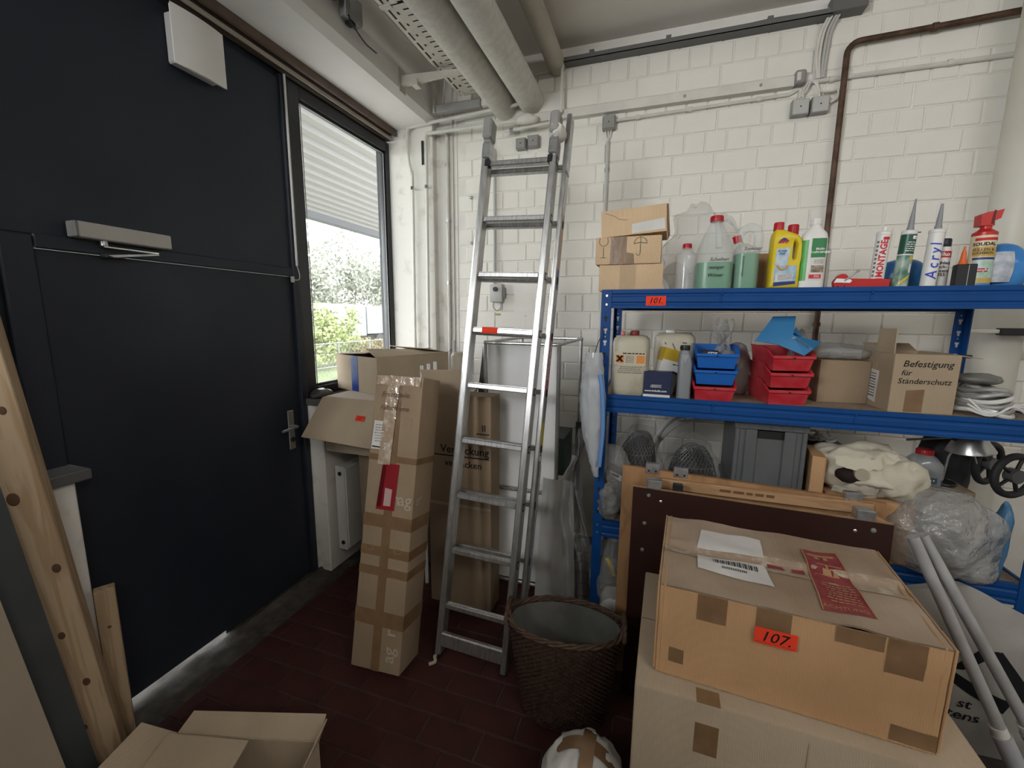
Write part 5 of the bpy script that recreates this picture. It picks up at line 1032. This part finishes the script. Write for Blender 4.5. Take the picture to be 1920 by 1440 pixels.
for k, z in enumerate(RZ):
    g = G(); g.box(-HW, HW, .012, .046, z-.013, z+.013, .004); r_ = g.obj('rung', ALU, t)
    for j in range(3): G().box(-HW+.004, HW-.004, .016+.010*j, .021+.010*j, z+.013, z+.0148).obj('tread_ridge', ALU, r_, False)
# rear section
HR = .204
for s in (-1, 1):
    a, b = (s*HR, s*(HR+.024)); st = stile(min(a, b), max(a, b), .078, .30, 2.74, 'rear_stile')
    for z in RZ[1:]:
        if s > 0: G().box(b, b+.0015, .095, .128, z-.02, z+.016).obj('rung_socket', DARK, st, False)
for z in RZ[1:]: G().box(-HR, HR, .09, .126, z-.013, z+.012, .004).obj('rear_rung', ALU, t)
for s in (-1, 1):
    x = s*(HW+.013); c = G(); c.box(x-.02, x+.02, -.012, .075, 2.50, 2.58, .006); c.obj('guide_bracket', STEEL, t); G().box(x-.024, x+.022, -.02, .06, 2.60, 2.70, .008).obj('end_cap', GREYP, t)
    G().box(x-.010*s-.012, x-.010*s+.012, -.004, .03, RZ[8]-.018, RZ[8]+.016, .002).obj('rung_clamp', BLACKP, t)
G().box(HR+.024, HR+.028, .065, .132, 2.45, 2.72).obj('side_plate', STEEL, t, False)
G().box(-HW-.01, HW+.01, .0, .03, .055, .125, .006).obj('stabiliser_bar', ALU, t)
blob(G(), (HW+.02, .03, 2.62), (.035, .05, .035), .3, 30, 71, 3, .8).obj('tied_rag', PAINTW, t)
# stickers on the rear stile
def rst(z0, z1, m, nm='warning_sticker'): return G().box(HR+.0242, HR+.025, .088, .130, z0, z1).obj(nm, m, t, False)
rst(1.98, 2.25, mat('peeling_tan', (.50, .34, .24), .7, c2=(.42, .40, .38), scale=14)); rst(1.88, 1.98, mat('sticker_blue', (.12, .18, .36), .6)); s1 = rst(1.38, 1.66, mat('sticker_red', (.40, .10, .12), .6)); rst(1.10, 1.22, mat('sticker_yellow', (.48, .42, .04), .6)); s2 = rst(1.03, 1.09, PAPER)
fine(s1, (HR+.0252, .104, 1.52), .22, 2, .012, .008, INKW, (0, 0, 1), (0, -1, 0)); fine(s2, (HR+.0252, .109, 1.07), .03, 2, .016, .009, INK, (0, 1, 0), (0, 0, 1))
sticker('plain neon red sticker on the fourth rung from the top', ' .', t, (-.065, .0115, RZ[5]+.0015), (1, 0, 0), (0, 0, 1), .082, .03, .02)
G().tube([(HR+.032, .10, .40), (HR+.032, .10, 1.0), (HR+.028, .095, 1.03), (HR+.024, .09, 1.03)], .005, 8).obj('hook_rod', STEEL, t)
G().tube(spline([(-HW-.02, -.005, .01), (-HW-.015, -.03, .02), (-HW-.0, -.05, .012), (-HW-.02, -.075, .008)], 4), .008, 6).obj('rope_end', mat('frayed_rope', (.40, .36, .28), .9), t)

# ------------------------------------------------------------------ aluminium frame trolley behind the ladder
t = thing('panel_trolley', 'aluminium frame trolley with pale grey panels behind the ladder', 'trolley', (-.913, 2.24, 0))
PNL = mat('pale_grey_panel', (.80, .80, .79), .3, c2=(.76, .76, .75), scale=3)
for x, y in ((0, 0), (.425, 0), (0, .70), (.425, .70)):
    G().cyl((x, y, .10), (x, y, 1.545), .011, n=12).obj('frame_post', ALU, t); G().lathe([(.035, 0), (.045, .005), (.045, .03), (.035, .035)], 16, Matrix.Translation((x, y, .045))@Matrix.Rotation(R(90), 4, 'Y')@Matrix.Translation((0, 0, -.017))).obj('castor', RUBBER, t); G().cyl((x, y, .05), (x, y, .10), .01, n=8).obj('castor_stem', STEEL, t)
    blob(G(), (x, y, 1.545), (.014, .014, .014), 0, 1, 1, 2).obj('corner_joint', GREYP2, t)
for z in (1.545, .70, .12):
    for p0, p1 in (((0, 0, z), (.425, 0, z)), ((0, .7, z), (.425, .7, z)), ((0, 0, z), (0, .7, z)), ((.425, 0, z), (.425, .7, z))): G().cyl(p0, p1, .010, n=10).obj('frame_rail', ALU, t)
G().box(.012, .413, .008, .014, .712, 1.533, .001).obj('panel', PNL, t); G().box(.012, .413, .008, .014, .132, .688, .001).obj('panel', PNL, t)
G().cyl((.425, .70, .45), (.425, .70, .96), .02, n=10).obj('grip_sleeve', mat('dark_grey_grip', (.06, .06, .058), .6), t); G().box(.005, .42, .02, .69, .705, .715).obj('shelf_board', PNL, t, False)
g_ = thing('green_case', 'dark green case standing on the trolley shelf', 'case', (-.60, 2.50, .7155)); G().box(0, .10, 0, .28, 0, .24, .008, 2).obj('case_shell', mat('dark_green_case', (.02, .04, .032), .5), g_); G().box(.03, .07, -.006, 0, .19, .21, .002).obj('latch', STEEL, g_)
t = thing('hanging_sheet', 'dirty white sheet hanging low beside the ladder', 'sheet', (-.46, 2.17, 0))
def hs(u, v):
    z = .02+.80*v; x = (u-.5)*(.24-.07*v); y = .008*math.sin(u*9+v*2)+.014*noise.noise(Vector((u*5, v*5, 7)))
    return (x, y-.03*(1-v), z)
g = G(); sheet(g, hs, 30, 24); sheet(g, lambda u, v: tuple(Vector(hs(u, v))+Vector((0, .003, 0))), 30, 24); g.obj('sheet_cloth', mat('dirty_white_sheet', (.40, .395, .375), .8, c2=(.34, .33, .31), scale=6), t, True, 70)
t = thing('film_curtain', 'cloudy plastic film hanging between ladder and blue shelving', 'plastic film', (-.345, 2.14, 0))
def fc(u, v):
    z = .015+1.12*v; wd = .17+.05*math.sin(v*5)-.08*v; x = (u-.5)*wd+.03*math.sin(v*7)+.02*noise.noise(Vector((u*4, v*6, 2)))
    return (x, .035*math.sin(u*17+v*4)+.03*noise.noise(Vector((u*6, v*9, 5)))-.02, z+.02*noise.noise(Vector((u*9, v*2, 1))))
g = G(); sheet(g, fc, 34, 46); g.obj('film', FILMD, t, True, 70)
t = thing('hanging_bag', 'clear bag with white and blue foam hung on the left shelving post', 'plastic bag', (-.268, 2.00, .93))
def hb(k):
    def fn(u, v):
        a = u*2*math.pi; prof_ = (.10+.9*math.sin(min(1, v*1.6)*math.pi/2))*(1-.45*max(0, (v-.72)/.28))
        nz_ = .008*ridged((math.cos(a)*.1, math.sin(a)*.1, v*.6), 14, 4)+.004*noise.noise(Vector((math.cos(a)*3, math.sin(a)*3, v*12)))
        return ((.055*prof_*k+nz_)*math.cos(a)+.028*(1-v)-.012*math.sin(v*3), (.028*prof_*k+nz_)*math.sin(a), .6*v)
    return fn
g = G(); sheet(g, hb(1), 30, 40); g.obj('bag_film', mat('foam_bag_film', (.55, .57, .60), .18, spec=.9, alpha=.45, bump=.6, bscale=24), t, True, 70)
g = G(); sheet(g, lambda u, v: tuple(Vector(hb(.82)(u, .05+v*.75))), 20, 20); g.obj('foam_white', mat('foam_white', (.52, .53, .55), .7), t, True, 70)
G().tube(spline([(.045, -.022, .06), (.055, -.027, .25), (.045, -.026, .42), (.03, -.02, .5)], 5), .010, 8).obj('foam_blue', mat('foam_blue', (.12, .26, .55), .6), t); G().tube(spline([(.0, 0, .59), (.01, .02, .64), (.025, .03, .68), (.03, .03, .72)], 4), .002, 6).obj('hanging_wire', BLACKP, t)

# ------------------------------------------------------------------ wicker basket
t = thing('wicker_basket', 'dark brown oval wicker basket with cloth lining by the ladder', 'basket', (-.295, 1.60, 0), R(6))
WK = mat('dark_wicker', (.030, .015, .010), .6, c2=(.058, .031, .022), scale=40, spec=.3); WK2 = mat('wicker_rim', (.055, .031, .02), .6, c2=(.10, .06, .038), scale=50, spec=.3)
def rad(z): k = z/.43; return (.165+.075*k, .105+.035*k)
NS = 44; g = G()
for row in range(42):
    z = .012+.01*row; a_, b_ = rad(z); pts = []
    for i in range(NS*2):
        a = math.pi*i/NS; off = .004*(1 if (i+row) % 2 else -1)*(.9+.3*noise.noise(Vector((i, row, 0)))); pts.append(((a_+off)*math.cos(a), (b_+off)*math.sin(a), z+.002*noise.noise(Vector((i*.7, row*3.1, 2)))))
    g.tube(pts, .0052, 5, True)
wv = g.obj('woven_wall', WK, t); wv['kind'] = 'stuff'
for i in range(NS//2):
    a = 2*math.pi*i/(NS//2); p = [(rad(z)[0]*math.cos(a), rad(z)[1]*math.sin(a), z) for z in (0.004, .22, .43)]; G().tube(p, .0035, 5).obj('stake', WK, t)
for k in range(3):
    a_, b_ = rad(.435); pts = [((a_+.007*math.cos(9*a+2.1*k))*math.cos(a), (b_+.007*math.cos(9*a+2.1*k))*math.sin(a), .435+.007*math.sin(9*a+2.1*k)+.025*max(0, abs(math.cos(a))-.86)/.14) for a in [2*math.pi*i/90 for i in range(90)]]
    G().tube(pts, .006, 6, True).obj('rim_braid', WK2, t)
for s in (-1, 1):
    for k in range(3): G().tube([(s*(rad(.43)[0]+.004*math.cos(5*q+2.1*k)), .065*math.cos(q), .43+.055*math.sin(q)+.004*math.sin(5*q+2.1*k)) for q in [math.pi*i/16 for i in range(17)]], .006, 6).obj('handle', WK2, t)
g = G(); g.loft([(.03, .150, .09), (.2, .178, .105), (.40, .222, .122), (.425, .228, .128)], 40, cap=False); g.loft([(.03, .150, .09), (.028, .02, .01)], 40, cap=False); g.obj('cloth_lining', mat('grey_lining', (.085, .085, .075), .9, c2=(.14, .14, .125), scale=5), t)
G().loft([(0.002, .16, .10), (.012, .16, .10)], 30).obj('basket_base', WK, t)

# ------------------------------------------------------------------ taped white bag on the floor
t = thing('taped_bag', 'white plastic bag wrapped with brown tape on the floor', 'bag', (-.150, 1.25, 0))
blob(G(), (0, 0, .125), (.130, .13, .125), .2, 12, 81, 5, .9, zmin=.001).obj('bag_film', mat('white_bag_film', (.56, .55, .53), .3, bump=.4, bscale=24), t, True, 65)
g = G(); sheet(g, lambda u, v: (-.13*math.cos(u*math.pi)*1.0, -.045+.05*v+.02*math.sin(u*3), .118+.155*math.sin(u*math.pi)), 24, 4); g.obj('tape_band', TAPE, t, True, 60)
g = G(); sheet(g, lambda u, v: (.0+.045*v-.01, -.132*math.cos(u*math.pi), .118+.158*math.sin(u*math.pi)), 24, 4); g.obj('tape_band', TAPE, t, True, 60)
g = G(); sheet(g, lambda u, v: (-.10+.05*u, -.105-.022*v*0-.012*u, .12+.06*v), 6, 6); g.obj('red_print', INKR, t, True)
fine(t, (-.075, -.116, .155), .035, 2, .02, .01, INKW)

# ------------------------------------------------------------------ long taped carton
t = thing('long_carton', 'tall narrow taped carton leaning upright beside the ladder', 'cardboard box', (-1.165, 1.475, .043), Euler((R(-12.5), R(.5), R(4))))
w, d, h = .255, .195, 1.39
G().box(-w/2, w/2, 0, d, 0, h, .004, 2).obj('carton_body', TAN, t)
ptape(t, (-.022, -.0012, 0), (.022, -.0012, 0), (.022, -.0012, h), (-.022, -.0012, h))
for z0, z1 in ((.20, .27), (.43, .47), (.52, .565), (.655, .715), (.97, 1.0)):
    ptape(t, (-w/2, -.0016, z0+.008), (w/2, -.0016, z0), (w/2, -.0016, z1), (-w/2, -.0016, z1+.008)); ptape(t, (w/2+.0012, 0, z0), (w/2+.0012, d, z0), (w/2+.0012, d, z1), (w/2+.0012, 0, z1))
g = G(); sheet(g, lambda u, v: (-.055+.065*u-.02*(1-v), -.004-.003*ridged((u, v*4, 0), 9, 2), .96+.43*v), 10, 44); g.obj('clear_tape', CTAPE, t, True, 60)
g = G(); sheet(g, lambda u, v: (-w/2+.01+(w-.02)*u, -.004-.002*ridged((u, v*2, 5), 9, 2), 1.345+.043*v), 24, 4); g.obj('clear_tape', CTAPE, t, True, 60)
lb = ptape(t, (-.118, -.0045, 1.03), (-.042, -.0045, 1.03), (-.038, -.0045, 1.165), (-.112, -.0045, 1.168), PAPER, .0006, 'shipping_label')
ptape(lb, (-.114, -.0052, 1.038), (-.05, -.0052, 1.036), (-.05, -.0052, 1.042), (-.114, -.0052, 1.045), INK, .0003, 'printed_line')
fine(lb, (-.080, -.0050, 1.145), .055, 7, .013, .0035, INKG)
text('Ersatzteile', .036, mat('faded_marker', (.13, .085, .05), .8), t, (-.01, -.0075, 1.298), shear=.25); text('Fallschirme', .034, mat('faded_marker', (.13, .085, .05), .8), t, (-.01, -.0075, 1.232), shear=.25)
rp = ptape(t, (-.065, -.0045, .745), (.032, -.0045, .745), (.042, -.0045, .965), (-.045, -.0045, .965), mat('glossy_red_pouch', (.26, .012, .02), .18, spec=.8, bump=.5, bscale=20), .002, 'document_pouch')
ptape(rp, (-.025, -.0072, .765), (.012, -.0072, .765), (.016, -.0072, .845), (-.022, -.0072, .85), mat('pouch_paper', (.50, .33, .31), .4), .0004, 'pouch_paper'); ptape(rp, (-.062, -.007, .76), (-.040, -.007, .76), (-.026, -.007, .955), (-.046, -.007, .955), mat('pouch_dark', (.10, .006, .01), .2), .0004, 'pouch_fold')
HW_ = mat('pale_logo', (.42, .36, .28), .7)
text('h', .085, HW_, t, (.036, -.0022, .80), bold=.01); text('ag', .085, HW_, t, (.084, -.0022, .80), bold=.01); text('er', .075, HW_, t, (w/2+.0022, .05, .80), (0, 1, 0), (0, 0, 1), bold=.01)
text('ag', .085, HW_, t, (.068, -.0022, .085), (0, 0, 1), (-1, 0, 0), bold=.01); text('r', .085, HW_, t, (.068, -.0022, .185), (0, 0, 1), (-1, 0, 0), bold=.01)
for z in (1.14, .55, .385, .30): 
    for x in (-.10, .05): g = G(); g.tube([(x, -.002, z), (x+.035, -.002, z), (x+.035, -.002, z+.05), (x, -.002, z+.05)], .0012, 4, True); g.obj('faint_symbol', mat('faint_ink', (.36, .27, .19), .8), t, False)

# ------------------------------------------------------------------ cartons by the window
t = thing('blue_taped_carton', 'brown carton with blue tape stripe on the stack at the window', 'cardboard box', (-2.045, 2.35, 1.201), R(-19.2))
w, d, h, th = .455, .60, .232, .004
for nm, a in (('front_wall', (0, w, 0, th, 0, h)), ('back_wall', (0, w, d-th, d, 0, h)), ('side_wall', (0, th, th, d-th, 0, h)), ('side_wall', (w-th, w, th, d-th, 0, h)), ('base', (th, w-th, th, d-th, 0, th))): G().box(*a, .0008).obj(nm, BEIGE, t, False)
G().slab([(0, .0, h), (0, d, h), (.29, d, h+.02), (.285, .03, h+.016)], th).obj('flap', BEIGE, t, False); G().slab([(w, 0, h), (w, d, h), (.30, d-.02, h+.012), (.30, .03, h+.045)][::-1], th).obj('flap', BEIGE, t, False); G().slab([(.02, d, h), (w-.02, d, h), (w-.04, d-.2, h+.036), (.04, d-.2, h+.036)], th).obj('flap', BEIGE, t, False)
BT = mat('blue_tape', (.010, .035, .22), .3, c2=(.03, .07, .30), scale=20, bump=.4, bscale=30)
ptape(t, (.175, -.0012, 0), (.25, -.0012, 0), (.25, -.0012, h), (.175, -.0012, h), BT)
t = thing('flap_carton', 'brown carton with hanging flap stickered 107 under the window', 'cardboard box', (-1.915, 2.065, .852), 0)
w, d, h = .50, .56, .345
G().box(0, w, 0, d, 0, h, .003).obj('carton_body', BEIGE, t); G().box(.01, w-.01, .01, d-.01, h, h+.0025).obj('pale_lid', mat('pale_lid_card', (.50, .43, .35), .8), t, False)
G().slab([(.0, -.001, h), (w, -.001, h), (w+.02, -.17, h-.235), (-.018, -.17, h-.21)][::-1], .004).obj('flap', BEIGE, t, False)
fn = Vector((0, -.235, -.17)).normalized()
sticker('neon red sticker reading 107 on the hanging flap', '107', t, (.330, -.080, h-.091), (1, 0, -.02), (0, .17, .235), .06, .032, .030)
carton('support_box', 'plain brown carton under the flap carton by the radiator', (-1.80, 2.22, 0), 0, .40, .45, .850, TAN)
t = thing('flat_packing_carton', 'tall brown packing carton with black print behind the ladder', 'cardboard box', (-1.20, 2.075, 0), 0)
G().box(0, .385, 0, .14, 0, 1.265, .003).obj('carton_body', TAN, t); G().slab([(.0, .0, 1.266), (.27, .0, 1.266), (.25, -.045, 1.41), (-.012, -.045, 1.40)], .004).obj('flap', BEIGE, t, False); G().box(.0, .385, -.002, 0, .62, .635).obj('fold_band', BEIGE, t, False)
text('Verpackung', .062, INK, t, (.375, -.001, .955), align='RIGHT', bold=.012); G().box(.03, .375, -.0012, 0, .915, .921).obj('underline', INK, t, False); text('verpacken', .055, INK, t, (.22, -.001, .875), bold=.012); G().box(.30, .375, -.0012, 0, 1.055, 1.061).obj('underline', INK, t, False); text('II', .05, INK, t, (.345, -.001, 1.09), bold=.012)
for k in range(3):
    t = thing('white_plank', ('white profile plank behind the long carton, nearest of three', 'white profile plank behind the long carton, middle of three', 'white profile plank behind the long carton, rearmost of three')[k], 'plank', (-1.315+.028*k, 2.20+.03*k, 0)); G().box(0, .022, 0, .012, 0, 1.40+.01*k, .002).obj('profile', WHITEP, t); G().box(.008, .014, -.004, 0, 0, 1.40+.01*k).obj('ridge', WHITEP, t, False)
t = thing('paper_roll', 'clear-wrapped roll standing behind the packing carton', 'roll', (-1.10, 2.30, 0)); G().lathe([(.05, 0), (.055, .005), (.055, 1.46), (.04, 1.48), (.01, 1.48)], 20).obj('roll_body', mat('wrapped_roll', (.38, .33, .26), .4, bump=.6, bscale=20), t); G().cyl((-.03, -.02, 1.40), (-.03, -.02, 1.55), .008).obj('stick', PAPER, t)
t = thing('strap_bundle', 'dark grey strap bundle between packing carton and trolley', 'strap', (-.965, 2.23, 0)); G().tube([(0, 0, .02), (.02, .05, 1.25), (.03, .06, 1.52)], [.02, .03, .012], 10).obj('bundle', mat('dark_grey_cloth', (.05, .05, .048), .8), t); G().tube([(-.02, -.02, 1.22), (.03, -.02, 1.32)], .008, 6).obj('clasp', STEEL, t)
t = thing('crumpled_plastic', 'dark crumpled plastic on the window sill left of the cartons', 'plastic', (-2.02, 2.16, 1.171)); blob(G(), (0, 0, .02), (.05, .06, .03), .35, 24, 91, 3, .8, zmin=.001).obj('film', mat('dark_film', (.05, .05, .048), .3), t, True, 65)

# ------------------------------------------------------------------ left foreground: timber, boards, open carton
PINE = wood('pine_timber', (.44, .325, .21), (.34, .23, .135), (9, 9, .9)); KNOT = mat('pine_knot', (.09, .045, .022), .7)
zax = Vector((-.075, -.115, 1.65)).normalized(); nax = Vector((.80, -.60, 0)); nax = (nax-zax*nax.dot(zax)).normalized(); xax = nax.cross(zax)*-1
t = thing('pine_timber', 'long pine timber with knots leaning on the navy wall', 'timber', (-1.835, .805, 0), Matrix((xax, -nax, zax)).transposed().to_euler())
G().box(-.055, .055, -.035, .035, .006, 2.2, .003).obj('timber_body', PINE, t)
for x, z, r in ((-.02, .25, .009), (.018, .42, .011), (-.005, .62, .010), (.03, .86, .012), (-.015, 1.12, .016), (.02, 1.4, .010)): G().lathe([(r, 0), (r*.8, .0012), (r*.2, .0014)], 12, Matrix.Translation((x, -.0345, z))@Matrix.Rotation(R(90), 4, 'X')@Matrix.Scale(1.5, 4, (0, 1, 0))).obj('knot', KNOT, t)
t = thing('pine_offcut', 'short pine offcut standing behind the long timber', 'timber', (-1.945, .915, 0), R(62)); G().box(-.03, .03, -.02, .02, .002, .655, .002).obj('timber_body', PINE, t); G().lathe([(.009, 0), (.003, .001)], 10, Matrix.Translation((0, -.0195, .5))@Matrix.Rotation(R(90), 4, 'X')).obj('knot', KNOT, t)
t = thing('grey_board', 'dark grey board standing at the left edge of the picture', 'board', (-1.80, .20, 0)); G().prism([(0, 0), (.56, .002), (.41, 1.5), (-.1, 1.5)], 0, .022, 'X').obj('board_panel', mat('dark_grey_board', (.050, .055, .06), .6, c2=(.065, .07, .075), scale=4), t, False); G().prism([(-.1, 1.5), (.41, 1.5), (.41, 1.505), (-.1, 1.505)], 0, .022, 'X').obj('edge_strip', GREYP, t, False)
t = thing('beige_board', 'beige chipboard panel standing in front of the grey board', 'board', (-1.745, .12, 0)); G().prism([(0, 0), (.555, .002), (.455, .95), (-.08, .95)], 0, .018, 'X').obj('board_panel', mat('beige_laminate', (.36, .30, .23), .6, c2=(.40, .335, .26), scale=3), t, False); G().lathe([(.006, 0), (.002, .001)], 10, Matrix.Translation((.0182, .42, .30))@Matrix.Rotation(R(90), 4, 'Y')).obj('screw_hole', KNOT, t)
t = thing('wall_catch', 'small white plastic catch on the navy wall near the timber', 'catch', (LX+.02, .72, 1.44)); G().prism([(0, 0), (.03, .01), (.045, .03), (.02, .05), (.0, .04)], 0, .02, 'X', ).obj('catch_body', WHITEP, t, False)
t = thing('open_floor_carton', 'open beige carton with spread flaps on the floor at the bottom edge', 'cardboard box', (-1.50, .615, 0), R(16))
w, d, h, th = .53, .28, .175, .005
for nm, a in (('front_wall', (0, w, 0, th, 0, h)), ('back_wall', (0, w, d-th, d, 0, h)), ('side_wall', (0, th, th, d-th, 0, h)), ('side_wall', (w-th, w, th, d-th, 0, h)), ('base', (th, w-th, th, d-th, 0, th))): G().box(*a, .0008).obj(nm, BEIGE, t, False)
G().slab([(0, d, h), (w, d, h), (w+.0, d+.06, h+.05), (.02, d+.06, h+.035)], th).obj('flap', BEIGE, t, False); G().slab([(0, 0, h), (0, d, h), (-.10, d-.03, h+.07), (-.10, .03, h+.07)][::-1], th).obj('flap', BEIGE, t, False); G().slab([(w, .0, h), (w, d, h), (w+.02, d+.03, h+.06), (w+.03, .05, h+.06)], th).obj('flap', BEIGE, t, False)
G().slab([(.0, .02, h+.005), (.30, .02, h+.005), (.30, d-.04, h+.035), (.0, d-.03, h+.035)], th).obj('flap', BEIGE, t, False)
